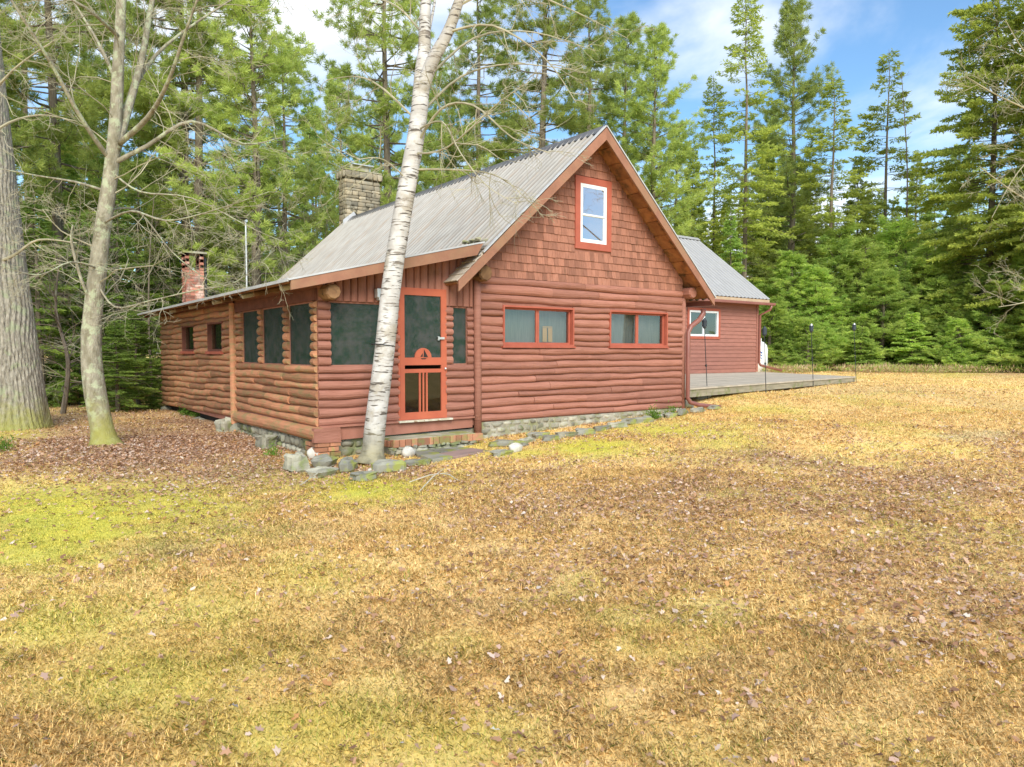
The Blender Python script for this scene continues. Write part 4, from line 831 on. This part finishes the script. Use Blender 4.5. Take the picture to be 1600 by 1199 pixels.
# ---- bare broadleaf trees
def grow(mb,p,d,L,r,depth,rr,droop=0.,spread=.6,kids=(3,5),curl=.18,minr=.0022,sides=4):
    n=5; pts=[p]; dd=d/np.linalg.norm(d)
    for i in range(n):
        dd=dd+np.array([rr.gauss(0,curl),rr.gauss(0,curl),rr.gauss(0,curl)-droop]); dd/=np.linalg.norm(dd); pts.append(pts[-1]+dd*L/n)
    r1=max(minr*.7,r*.42); mb.tube(pts,list(np.linspace(r,r1,n+1)),sides if depth>1 else 3,False,var=.3+.4*rr.random())
    if depth<=0: return
    for k in range(rr.randint(*kids)):
        t=rr.uniform(.2,1.); i=min(n-1,int(t*n)); q=pts[i]+(pts[i+1]-pts[i])*(t*n-i); ax=(pts[i+1]-pts[i]); ax=ax/np.linalg.norm(ax)
        v=np.array([rr.gauss(0,1) for _ in range(3)]); v-=ax*(v@ax); v/=np.linalg.norm(v)+1e-9; nd=ax+v*spread*rr.uniform(.6,1.5)
        grow(mb,q,nd,L*rr.uniform(.38,.68),max(minr,r*(1-.5*t)*.55),depth-1,rr,droop,spread,kids,curl,minr,sides)
def poly(pxs,D0,dD=None):
    out=[]
    for i,q in enumerate(pxs): out.append(atD(q[0],q[1],q[2] if len(q)>2 else D0))
    return out
def smooth(pts,n=4):
    pts=[np.array(p,float) for p in pts]; out=[]
    for i in range(len(pts)-1):
        p0=pts[max(i-1,0)];p1=pts[i];p2=pts[i+1];p3=pts[min(i+2,len(pts)-1)]
        for k in range(n):
            t=k/n; out.append(.5*((2*p1)+(-p0+p2)*t+(2*p0-5*p1+4*p2-p3)*t*t+(-p0+3*p1-3*p2+p3)*t**3))
    out.append(pts[-1]); return out
def limb(mb,pxs,D0,r0,r1,sides=10,kn=4,ridge=.04):
    P=smooth(poly(pxs,D0),kn); mb.tube(P,list(np.linspace(r0,r1,len(P))),sides,True,var=.5,ridge=ridge); return P
def twigs_along(mb,P,rr,n,L,r,depth,t0=.2,droop=0.,spread=1.,kids=(2,4),up=0.):
    m=len(P)-1
    for k in range(n):
        t=t0+(1-t0)*(k+rr.random())/n; i=min(m-1,int(t*m)); q=P[i]+(P[i+1]-P[i])*(t*m-i); ax=P[i+1]-P[i]; ax=ax/np.linalg.norm(ax)
        v=np.array([rr.gauss(0,1),rr.gauss(0,1),rr.gauss(0,1)+up]); v-=ax*(v@ax); v/=np.linalg.norm(v)
        grow(mb,q,ax*.6+v*spread,L*rr.uniform(.5,1.2)*(1.15-.5*t),r*(1.2-.6*t),depth,rr,droop,.65,kids)
# maple
rr=random.Random(5); base=atD(163,690,11.2); base[2]=Z(base[0],base[1])-.05
mp_=empty('maple_tree',tuple(base),'leaning grey-green leafless maple with mossy base in the left yard','maple tree')
tm=MB(); DM=11.2
Pm=smooth(poly([(165,700),(160,672),(150,620),(143,560),(144,500),(152,430),(160,360),(172,280),(180,200),(184,120),(188,40),(192,-60),(200,-240)],DM),3)
rad=[.30,.235,.19]+list(np.linspace(.170,.055,len(Pm)-3)); tm.tube(Pm,rad,14,True,var=.5,ridge=.05)
Lm=[([(181,235),(203,160,11.4),(222,90,11.7),(238,0,12),(262,-120,12.4),(290,-260,12.6)],.13,.04),
    ([(186,225),(230,185,10.8),(262,130,10.2),(290,50,9.8),(330,-60,9.4)],.085,.02),
    ([(178,255),(230,228,11.2),(300,190,11.3),(380,225,11.6),(440,215,12)],.075,.012),
    ([(168,300),(120,285,11.6),(60,275,12),(-10,262,12.4)],.045,.012),
    ([(172,250),(130,190,10.7),(80,100,10.2),(30,20,9.8),(-20,-60,9.4)],.07,.02),
    ([(183,130),(150,60,11.4),(100,-20,11.8)],.06,.02),
    ([(160,350),(205,330,10.4),(260,345,9.8),(330,330,9.4),(420,300,9.2)],.035,.008),
    ([(185,190),(240,90,12),(330,20,12.6),(430,-40,13)],.07,.015),
    ([(150,440),(180,480,11),(235,470,10.6),(300,455,10.4),(370,440,10.3),(430,390,10.2)],.03,.006),
    ([(163,330),(215,330,12),(270,395,12.3),(330,440,12.5),(380,445,12.6)],.035,.006),
    ([(147,480),(128,440,11),(112,380,10.9),(114,352,10.9)],.05,.03),
    ([(155,420),(110,410,10.5),(60,430,10.1),(0,415,9.8)],.03,.008),
    ([(176,270),(220,300,11),(300,310,11),(400,360,11),(450,380,11)],.03,.006),
    ([(188,60),(130,10,10.4),(40,-30,10)],.06,.02)]
tw=MB()
for pts,r0,r1 in Lm:
    P=limb(tm,pts,DM,r0*.56,r1*.5,8); twigs_along(tw,P,rr,10,1.25 if r0>.05 else .9,.008 if r0>.05 else .006,3,.2,.01,1.,(2,4))
twigs_along(tw,Pm[12:],rr,14,1.6,.012,3,0.,.0,1.2,(2,4))
child_local(tm,'trunk',m_moss_bark,mp_,smooth=True); child_local(tw,'branches',m_twig,mp_)
# big ridged trunk at the left edge
base=atD(12,680,13.2); base[2]=Z(base[0],base[1])-.1
ok=empty('old_pine',tuple(base),'massive ridged grey trunk at the left edge, moss round its foot','tree')
D0=13.2; Po=smooth(poly([(18,700),(17,680),(14,655),(8,600),(0,520),(-10,430),(-20,320),(-30,200),(-42,60),(-55,-120),(-70,-340)],D0),4)
def ridged(mb,P,rad,n=110,amp=.034):
    V=[]; R=random.Random(3); m=len(P); dens=[]
    ref=np.array([1.,0,0]); fine=[]
    PP=[];RR=[]
    for i in range(m-1):
        for k in range(9): t=k/9; PP.append(P[i]*(1-t)+P[i+1]*t); RR.append(rad[i]*(1-t)+rad[i+1]*t)
    PP.append(P[-1]);RR.append(rad[-1]); m=len(PP)
    for i in range(m):
        t=PP[min(i+1,m-1)]-PP[max(i-1,0)]; t/=np.linalg.norm(t); a=ref-t*(ref@t); a/=np.linalg.norm(a); b=np.cross(t,a); h=PP[i][2]
        th=2*np.pi*np.arange(n)/n; rg=np.abs(np.sin(th*21+1.8*np.sin(h*2.1+th*2)+1.2*np.sin(h*4.7)))**.7+.5*fbm(th*6,np.full(n,h*5.),9,3)
        r=RR[i]+amp*(rg-.8)+.04*np.sin(th*5+.5)*max(0,1-h)*.8
        for k in range(n): V.append(PP[i]+(a*math.cos(th[k])+b*math.sin(th[k]))*r[k])
    mb.add(V,[(i*n+k,i*n+(k+1)%n,(i+1)*n+(k+1)%n,(i+1)*n+k) for i in range(m-1) for k in range(n)],.5)
tm=MB(); ridged(tm,Po,[.72,.71,.70,.69,.67,.66,.65,.64]+list(np.linspace(.63,.34,len(Po)-8))); child_local(tm,'trunk',m_bark,ok,smooth=False)
tm=MB()
for pts in ([(-30,420,13.2),(20,400,12.8),(60,375,12.6),(120,380,12.4)],[(-40,250,13.2),(0,200,13),(60,180,13.2),(120,190,13.4)],[(-40,180,13.2),(20,110,12.6),(90,60,12.4)]):
    tm=MB(); P=limb(tm,pts,D0,.035,.008,6); twigs_along(tm,P,rr,5,.8,.008,2,.3); child_local(tm,'branch',m_twig,ok)
# birch
base=atD(582,715,9.95); base[2]=Z(base[0],base[1])-.05
bi=empty('birch_tree',tuple(base),'leaning white paper birch rising in front of the screened porch','birch tree')
DB=9.95; tm=MB()
Pb=smooth(poly([(581,722),(583,700),(588,650),(596,590),(603,530),(610,460),(618,400),(628,340),(638,280),(648,225),(655,175),(660,120),(664,90)],DB),3)
rb=[.26,.20,.165]+list(np.linspace(.150,.112,len(Pb)-3)); tm.tube(Pb,rb,18,True,var=.5,ridge=.03)
f1=limb(tm,[(658,130),(663,80),(664,30),(667,-30),(672,-130),(680,-260)],DB,.100,.045,12); f2=limb(tm,[(656,150),(676,95,9.8),(700,50,9.7),(718,0,9.6),(745,-80,9.4),(780,-200,9.2)],DB,.098,.045,12); f3=limb(tm,[(664,80),(672,40,10.1),(680,0,10.3),(690,-70,10.6)],DB,.03,.012,7)
child_local(tm,'trunk',m_birch,bi,smooth=True)
tw=MB(); rr=random.Random(9)
BL=[([(648,230),(690,170,9.6),(740,165,9.2),(800,215,8.9),(860,240,8.7)],.022,.004),([(645,265),(700,265,9.9),(760,270,10),(800,290,10),(850,340,10)],.018,.003),([(655,180),(720,120,10.4),(800,100,10.8),(900,110,11)],.024,.004),
    ([(652,190),(600,140,10.2),(560,120,10.4),(510,125,10.6)],.018,.004),([(660,130),(740,60,10.6),(830,50,11),(930,80,11.4)],.022,.004),([(700,50,9.7),(770,40,9.4),(850,90,9.2),(900,160,9.1)],.02,.004),([(648,240),(700,230,9.2),(780,160,8.8),(840,120,8.6)],.018,.003),
    ([(640,285),(600,250,9.6),(560,250,9.5),(520,270,9.4)],.012,.003),([(665,60),(620,10,10.3),(560,-10,10.6)],.02,.004),([(715,10,9.6),(790,-20,9.6),(880,10,9.6),(980,60,9.6)],.022,.004),([(650,205),(690,190,9.4),(720,240,9),(760,290,8.8),(810,320,8.7)],.014,.003)]
for pts,r0,r1 in BL:
    P=limb(tw,pts,DB,r0,r1,5,ridge=0); twigs_along(tw,P,rr,9,.75,.008,2,.2,.03,.9,(2,5))
child_local(tw,'branches',m_twig,bi)
m=MB(); P=atD(598,540,DB); ring=[]
ax=np.array([.10,.0,1.]); 
for k in range(17):
    th=2*math.pi*k/16; ring.append(P+np.array([math.cos(th)*.165,math.sin(th)*.165,-.02*math.cos(th)]))
m.tube(ring,.007,5,False); child_local(m,'wire_loop',m_black,bi)
# bare branches reaching in at the right edge
rr=random.Random(12); base=atD(1760,640,13); base[2]=Z(base[0],base[1])
rt=empty('bare_maple',tuple(base),'leafless tree outside the right edge, its pale branches reaching into view','tree')
tm=MB(); Pr=limb(tm,[(1760,660),(1750,480),(1755,300),(1760,100),(1770,-100)],13,.2,.08,10)
for pts in ([(1752,330),(1680,230,12),(1620,180,11.5),(1560,150,11),(1510,120,10.8)],[(1756,250),(1680,120,12.4),(1610,90,12),(1570,30,11.8)],[(1750,420),(1680,340,12),(1600,310,11.5),(1530,260,11.2)],[(1750,450),(1690,440,12.6),(1610,470,12),(1560,480,11.8)],[(1756,200),(1690,30,12),(1640,-30,11.6),(1570,-60,11.2)],[(1752,360),(1700,250,13),(1630,240,13),(1590,270,13),(1550,340,13)]):
    P=limb(tm,pts,13,.024,.005,6,ridge=0); twigs_along(tm,P,rr,9,.8,.006,3,.3,.0)
child_local(tm,'trunk',m_oldwhite if False else m_twig,rt)
# dead snag and thin bare saplings
def sapling(px,D,yt,label,group,r=.05,spread=1.1,seed=1,n=26,Lt=1.1,depth=2,mat=m_pbark,t0=.15,kind='bare_sapling',cat='sapling'):
    rr=random.Random(seed); P=atD(px,549,D); P[2]=Z(P[0],P[1])-.05; T=atD(px+rr.uniform(-12,12),yt,D); e=empty(kind,tuple(P),label,cat,group); tm=MB()
    pts=smooth([P,P*.66+T*.34+np.array([rr.uniform(-.15,.15),rr.uniform(-.15,.15),0]),P*.33+T*.67+np.array([rr.uniform(-.2,.2),rr.uniform(-.2,.2),0]),T],4); tm.tube(pts,list(np.linspace(r*.8,r*.12,len(pts))),6,False,var=.5)
    twigs_along(tm,pts,rr,n,Lt,r*.17,depth,t0,0,spread,(2,4),up=.4); child_local(tm,'trunk',mat,e); return e
sapling(1420,36,112,'thin dead snag right of the sharp-topped spruce',None,.09,1.2,31,30,.8,1,m_pbark,.05,'dead_snag','dead tree')
BS=[(95,16.5,400),(140,19,360),(238,21,300),(305,22,330),(372,23,330),(405,26,310),(430,27,340),(452,25,320),(480,28,330),(275,26,350),(355,28,330),(500,30,330),(390,21,390)]
for i,(px,D,yt) in enumerate(sorted(BS)):
    sapling(px,D,yt,ORD[i]+' thin leafless tree from the left, in the wood behind maple and porch','leafless thin trees behind the left yard',.055 if px>150 else .08,1.,40+i,34,1.3,3,m_twig if i%2 else m_pbark)
for i,(px,D,yt,h) in enumerate(((1010,33,150,'pale dead branch tree leaning beside the candelabra pine'),)): sapling(px,D,yt,h,None,.06,.9,77,14,1.2,2,m_twig,.5,'dead_sapling','dead tree')

# ------------------------------------------------------------------ ground
BX=lambda px,py,cx,cy,rx,ry:((px-cx)/rx)**2+((py-cy)/ry)**2
MOSS=[(90,800,190,70,1.),(250,775,130,45,.9),(60,860,150,45,.9),(420,745,90,25,.7),(560,768,90,22,1.),(520,748,50,14,.8),(930,700,90,16,1.),(1060,672,110,14,.9),(1130,690,60,18,.6),(830,708,50,9,.8),(700,700,110,20,.7),(330,830,110,30,.5),(200,1060,200,80,.6),(470,1150,220,70,.55),(90,980,160,70,.6),(700,1160,140,60,.5),(480,900,110,40,.4),(330,960,120,50,.45),(1080,1170,120,40,.25),(165,690,45,14,.8),(20,680,60,18,.8),(720,1010,60,20,.3),(1200,640,60,8,.5),(380,1020,120,40,.35),(1490,585,40,5,.7)]
LIT=[(210,700,260,62,1.),(330,660,130,40,1.),(60,720,120,30,.8),(1250,780,350,60,.45),(1450,900,280,120,.35),(900,790,250,40,.3),(300,740,200,25,.8),(1330,600,180,6,.0),(1350,575,260,7,.9),(620,735,60,12,.6),(1000,880,300,60,.25)]
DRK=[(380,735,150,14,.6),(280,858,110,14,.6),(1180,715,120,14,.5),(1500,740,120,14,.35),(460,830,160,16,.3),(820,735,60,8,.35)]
SND=[(1530,681,60,9,1.),(1330,610,120,6,.3)]
def fields(x,y):
    z=gz(x,y); P=np.stack([x,y,z],-1); px,py,dep=proj(P); ok=dep>.5
    n1=fbm(x*1.1,y*1.1,1); n2=fbm(x*3.3+5,y*3.3,2); n3=fbm(x*9,y*9,3,3)
    wob=(n1-.5)*1.1+(n2-.5)*1.0+(n3-.5)*.5
    def msk(Ls):
        m=np.zeros_like(x)
        for cx,cy,rx,ry,s in Ls: m=np.maximum(m,s*np.clip(1.25-BX(px,py,cx,cy,rx,ry)**.5*.85+wob*.9,0,1))
        return np.where(ok,m,0)
    moss=msk(MOSS); lit=msk(LIT); drk=msk(DRK); snd=msk(SND)
    moss=np.maximum(moss,np.clip((fbm(x*.6+40,y*.6,7)-.56)*5,0,.35)*np.clip((n2-.35)*4,0,1))
    # leaf litter on the floor of the wood
    wood=np.clip(((px-CX)/F*0+ (y-13)/4),0,1)*(x<7)+np.clip((x-24)/5,0,1)+np.clip((-x-6)/2.,0,1)*(y>2); lit=np.maximum(lit,np.clip(wood,0,1)*.8)
    return np.clip(moss,0,1),np.clip(lit,0,1),drk,snd,n1,n2,n3
def groundcol(x,y):
    moss,lit,drk,snd,n1,n2,n3=fields(x,y)
    A=np.array([.84,.60,.25]);B=np.array([.76,.51,.21]);C_=np.array([.88,.67,.34]); 
    t=np.clip((n1-.3)*2.2,0,1)[...,None]; c=A*(1-t)+B*t; t=np.clip((n2-.45)*3,0,1)[...,None]*.6; c=c*(1-t)+C_*t
    G=np.array([.68,.63,.085]); G2=np.array([.54,.54,.085]); t=np.clip((n3-.3)*2.5,0,1)[...,None]; g=G*(1-t)+G2*t; m=(moss*.85)[...,None]; c=c*(1-m)+g*m
    Lf=np.array([.44,.28,.185]); m=(lit*.9*(1-.6*moss))[...,None]; c=c*(1-m)+Lf*m
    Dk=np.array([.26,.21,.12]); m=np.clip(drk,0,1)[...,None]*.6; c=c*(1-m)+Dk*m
    S=np.array([.62,.50,.28]); m=np.clip(snd,0,1)[...,None]*.8; c=c*(1-m)+S*m
    return c,moss,lit
def ticks(lo,hi,steps):
    out=[lo]; 
    while out[-1]<hi:
        v=out[-1]; 
        for a,b,s in steps:
            if a<=v<b: out.append(v+s); break
        else: out.append(v+40)
    return np.array(out)
xs=ticks(-400,450,[(-400,-120,40),(-120,-30,8),(-30,-12,1.),(-12,14,.16),(14,30,.4),(30,60,1.5),(60,450,40)])
ys=ticks(-300,450,[(-300,-40,40),(-40,-12,3),(-12,-8,.4),(-8,4,.14),(4,16,.35),(16,45,1.2),(45,450,30)])
GX,GY=np.meshgrid(xs,ys); GZ=gz(GX,GY); nx,ny=len(xs),len(ys); col,_,_=groundcol(GX.ravel(),GY.ravel())
me=bpy.data.meshes.new('ground'); V=np.stack([GX.ravel(),GY.ravel(),GZ.ravel()-.004],1)
idx=np.arange(nx*ny).reshape(ny,nx); Fc=np.stack([idx[:-1,:-1],idx[:-1,1:],idx[1:,1:],idx[1:,:-1]],-1).reshape(-1,4)
me.vertices.add(len(V)); me.vertices.foreach_set('co',V.reshape(-1).astype(np.float32)); me.loops.add(Fc.size); me.loops.foreach_set('vertex_index',Fc.reshape(-1).astype(np.int32)); me.polygons.add(len(Fc)); me.polygons.foreach_set('loop_start',(np.arange(len(Fc))*4).astype(np.int32)); me.update()
me.polygons.foreach_set('use_smooth',[True]*len(me.polygons))
at=me.attributes.new('tint','FLOAT_COLOR','POINT'); cc_=np.ones((len(V),4),np.float32); cc_[:,:3]=col; at.data.foreach_set('color',cc_.reshape(-1))
def groundmat():
    m=bpy.data.materials.new('dry_lawn'); t=nt(m); L=t.links.new
    at=N(t,'ShaderNodeAttribute'); at.attribute_name='tint'; co=coords(t)
    c=mixc(t,1.,at.outputs['Color'],mixc(t,mrange(t,noise(t,co,22,5,.7),.3,.7),(.86,.84,.80),(1.15,1.15,1.12)),'MULTIPLY')
    c=mixc(t,mrange(t,noise(t,co,60,3,.6),.58,.74,0,.45),c,(.30,.20,.10))
    b=N(t,'ShaderNodeBsdfDiffuse'); L(c,b.inputs[0]); bn=N(t,'ShaderNodeBump'); bn.inputs['Strength'].default_value=1; bn.inputs['Distance'].default_value=.015
    L(noise(t,co,30,6,.7),bn.inputs['Height']); L(bn.outputs[0],b.inputs['Normal']); o=N(t,'ShaderNodeOutputMaterial'); L(b.outputs[0],o.inputs[0]); return m
me.materials.append(groundmat()); g=bpy.data.objects.new('ground',me); COL.objects.link(g); tag(g,kind='structure')
def inside(x,y):   # footprint of cabin, deck, step and path
    a=(x>-.02)&(x<8.0)&(y>-.02)&(y<11); b=(x>8)&(x<20.5)&(y>.1+(x-8.1)*.165)&(y<13); c=(x>.95)&(x<2.45)&(y>-.5)&(y<0)
    return a|b|c
qx=np.array([q[0] for q in Q]);qy=np.array([q[1] for q in Q])
def inpath(x,y):
    r=np.ones_like(x,bool)
    for i in range(4):
        j=(i+1)%4; r&=((qx[j]-qx[i])*(y-qy[i])-(qy[j]-qy[i])*(x-qx[i]))<0
    return r
if not inpath(np.array([qx.mean()]),np.array([qy.mean()]))[0]:
    qx=qx[::-1].copy();qy=qy[::-1].copy()
mid=math.atan2(FWD[1],FWD[0])
def scatter(n,r0,r1,half=48):
    r=np.sqrt(RNG.uniform(r0*r0,r1*r1,n)); a=mid+np.radians(RNG.uniform(-half,half,n)); x=CAM[0]+r*np.cos(a); y=CAM[1]+r*np.sin(a); k=~(inside(x,y)|inpath(x,y)); return x[k],y[k],r[k]
def blades(bands):
    VV=[];CC=[]
    for n,r0,r1,h,wd in bands:
        x,y,r=scatter(n,r0,r1); c,moss,lit=groundcol(x,y); keep=RNG.random(len(x))>lit*.75; x,y,c,moss=x[keep],y[keep],c[keep],moss[keep]; m=len(x); z=gz(x,y)
        cl=fbm(x*5,y*5,31,2); hh=h*RNG.uniform(.5,1.4,m)*(.55+.9*cl)*(1-.55*moss); a=RNG.uniform(0,6.28,m); tilt=RNG.uniform(.5,1.5,m)*(1-.3*moss)
        d=np.stack([np.cos(a)*np.sin(tilt),np.sin(a)*np.sin(tilt),np.cos(tilt)],1); s=np.stack([-np.sin(a),np.cos(a),np.zeros(m)],1); b=RNG.uniform(0,6.28,m); s=unit(s+np.stack([np.cos(b),np.sin(b),0*b],1)*.4)
        P=np.stack([x,y,z-.008],1); w_=(wd*RNG.uniform(.6,1.4,m))[:,None]; H=hh[:,None]; mid_=P+d*H*.5+np.array([0,0,1.])*H*.12
        VV.append(np.stack([P-s*w_,P+s*w_,mid_+s*w_*.8,P+d*H,mid_-s*w_*.8],1))
        k=RNG.normal(1.,.25,(m,1)).clip(.4,1.5); straw=(RNG.random(m)<.28*(1-moss))[:,None]; gr=(RNG.random(m)<.05+.25*moss)[:,None]
        col=c*k; col=np.where(straw,np.array([.90,.68,.34])*k,col); col=np.where(gr,np.array([.38,.42,.09])*k,col); CC.append(col)
    return np.concatenate(VV),np.concatenate(CC)
V,Cc_=blades([(230000,1.5,4.5,.038,.0013),(280000,4.5,9,.042,.0022),(240000,9,18,.05,.0038),(120000,18,34,.06,.008)])
o=npmesh('dry_grass',V,5,Mcol('grass_blades',.3),tint=Cc_); tag(o,'dry tan and yellow-green lawn grass around the cabin','grass','lawn grass','stuff')
# fallen leaves
def leaves():
    X=[];Y_=[];S=[]
    for n,r0,r1,p in ((60000,1.6,7,.10),(140000,7,14,.17),(60000,14,24,.13)):
        x,y,r=scatter(n,r0,r1); _,moss,lit=groundcol(x,y); cl=fbm(x*1.7,y*1.7,41,3); pr=p*np.clip((cl-.30)*4,0.1,2.2)+lit*.9; pr=np.where((x<1)|(y<-1),pr,pr)*(1-.5*moss); k=RNG.random(len(x))<pr; X.append(x[k]);Y_.append(y[k]);S.append(r[k])
    x=np.concatenate(X);y=np.concatenate(Y_);m=len(x); z=gz(x,y)+RNG.uniform(-.006,.018,m); sz=RNG.uniform(.007,.023,m)*(1+.025*np.concatenate(S))
    # lobed outline, nine points, folded
    ang=np.array([-90,-35,0,25,55,90,125,155,180,215])*math.pi/180; rad=np.array([.75,.55,1.0,.55,1.05,.62+.6,1.05,.55,1.0,.55])
    U=np.stack([np.cos(ang)*rad,np.sin(ang)*rad],1)
    th=RNG.uniform(0,6.28,m); fold=RNG.uniform(-.5,.9,m); asp=RNG.uniform(.55,1.,m)
    lx=U[None,:,0]*asp[:,None]; ly=U[None,:,1]*np.ones((m,1)); lz=np.abs(lx)*fold[:,None]+RNG.normal(0,.13,(m,10))
    tn=RNG.normal(0,.28,(m,2)); wx=lx*np.cos(th)[:,None]-ly*np.sin(th)[:,None]; wy=lx*np.sin(th)[:,None]+ly*np.cos(th)[:,None]; wz=lz+wx*tn[:,:1]+wy*tn[:,1:]
    V=np.stack([x[:,None]+wx*sz[:,None],y[:,None]+wy*sz[:,None],z[:,None]+.012+wz*sz[:,None]],-1)
    pal=np.array([(.48,.28,.17),(.56,.38,.26),(.68,.54,.44),(.28,.16,.10),(.70,.62,.56),(.46,.24,.10),(.50,.34,.27)]); pi=RNG.choice(7,m,p=[.27,.24,.12,.16,.01,.08,.12]); c=pal[pi]*RNG.normal(1,.13,(m,1))
    o=npmesh('fallen_leaves',V,10,Mcol('dead_leaves',.2),tint=c.clip(.02,.8)); tag(o,'brown and greyish dead leaves scattered over lawn and yard','leaves','fallen leaves','stuff')
leaves()
# underbrush at the edge of the wood (right)
def brush():
    VV=[];CC=[]
    n=26000; px=RNG.uniform(1190,1700,n); D=RNG.uniform(28.5,31.5,n); r=np.stack([ (CAM+0*D[:,None]+ (FWD+0)*D[:,None]+RIGHT*((px-CX)/F*D)[:,None])[:,i] for i in range(3)],1); x,y=r[:,0],r[:,1]; cl=fbm(x*.8,y*.8,51,3); k=RNG.random(n)<np.clip((cl-.3)*2.5,0,1); x,y=x[k],y[k]; m=len(x); z=gz(x,y)
    P=np.stack([x,y,z+RNG.uniform(0,.22,m)],1); D_=unit(RNG.normal(0,.7,(m,3))+np.array([0,0,.8])); V=cards(P,D_,RNG.uniform(.08,.25,m),RNG.uniform(.012,.03,m))
    pal=np.array([(.46,.30,.19),(.58,.44,.28),(.40,.38,.14),(.34,.44,.10)]); c=pal[RNG.choice(4,m)]*RNG.normal(1,.15,(m,1))
    o=npmesh('underbrush',V,4,Mcol('brush_stems',.2),tint=c.clip(.02,.8)); tag(o,'low brown and green underbrush at the foot of the young conifers','underbrush','underbrush','stuff')
brush()
# small plants by the walls
def weed(px,py,z,h,n,label,seed):
    r=np.random.default_rng(seed); P=onZ(px,py,z); P[2]=Z(P[0],P[1]); e=empty('weed_clump',tuple(P),label,'plant','green weeds by the cabin walls')
    b=r.normal(0,h*.35,(n,3)); b[:,2]=np.abs(r.normal(0,h*.45,n)); D_=unit(r.normal(0,.5,(n,3))+np.array([0,0,.6])); V=cards(b,D_,h*.35*r.uniform(.6,1.3,n),h*.08*r.uniform(.6,1.3,n)); npmesh('foliage',V,4,m_weed,var=r.random(n),parent=e)
    m=MB(); 
    for k in range(6): a=r.uniform(0,6.28); m.tube([(0,0,-.02),(math.cos(a)*h*.2,math.sin(a)*h*.2,h*.5),(math.cos(a)*h*.4,math.sin(a)*h*.4,h*.9)],[.003,.002,.001],3)
    m.build('stem',m_weed,e)
weed(1022,652,.33,.22,260,'small bright green weed at the gable wall, left of the corner',1)
weed(1050,645,.35,.18,160,'thin weed at the right corner of the gable wall',2)
weed(318,648,.12,.34,420,'green ferny weed against the left wall under the small windows',3)
weed(290,646,.12,.22,260,'low green weed at the far end of the left wall',4)
weed(4,708,.12,.2,200,'green seedling at the left edge of the photo',5)
weed(425,712,.05,.16,160,'green weed at the foot of the left porch foundation',6)

# ------------------------------------------------------------------ light, sky, camera
sun_el,sun_az=math.radians(36),math.radians(206)   # azimuth measured from +Y towards +X
w=bpy.data.worlds.new('World'); sc.world=w; w.use_nodes=True; t=w.node_tree; t.nodes.clear(); L=t.links.new
sky=N(t,'ShaderNodeTexSky'); sky.sky_type='NISHITA'; sky.sun_disc=False; sky.sun_elevation=sun_el; sky.sun_rotation=sun_az; sky.air_density=1.; sky.dust_density=.6; sky.ozone_density=1.2
tc=N(t,'ShaderNodeTexCoord'); mp=N(t,'ShaderNodeMapping'); mp.inputs['Scale'].default_value=(1.1,1.1,2.6); mp.inputs['Location'].default_value=(3.3,.6,.2); L(tc.outputs['Generated'],mp.inputs[0])
cl=noise(t,mp.outputs[0],1.5,7,.55,.35); fac=mrange(t,cl,.44,.64,0,.95)
fac2=noise(t,mp.outputs[0],5,5,.6); cc=mixc(t,fac2,(4.9,5.2,5.6),(6.3,6.4,6.6))
skc=mixc(t,1.,sky.outputs[0],(.70,.90,1.0),'MULTIPLY')
c=mixc(t,fac,skc,cc); bg=N(t,'ShaderNodeBackground'); L(c,bg.inputs[0]); bg.inputs[1].default_value=.135; o=N(t,'ShaderNodeOutputWorld'); L(bg.outputs[0],o.inputs[0])
sl=bpy.data.lights.new('sun','SUN'); sl.energy=2.9; sl.angle=math.radians(34); sl.color=(1,.93,.82); so=bpy.data.objects.new('sun',sl); COL.objects.link(so)
dv=Vector((math.sin(sun_az)*math.cos(sun_el),math.cos(sun_az)*math.cos(sun_el),math.sin(sun_el))); so.rotation_euler=dv.to_track_quat('Z','Y').to_euler(); so.location=(0,0,30)
cam=bpy.data.cameras.new('camera'); co=bpy.data.objects.new('camera',cam); COL.objects.link(co); cam.sensor_width=36; cam.lens=F/1600*36; cam.clip_end=2000; cam.clip_start=.05
co.matrix_world=Matrix([[RIGHT[i],UP[i],-FWD[i],CAM[i]] for i in range(3)]+[[0,0,0,1]]); sc.camera=co
sc.view_settings.view_transform='Standard'; sc.view_settings.look='None'; sc.view_settings.gamma=1; sc.view_settings.exposure=.76
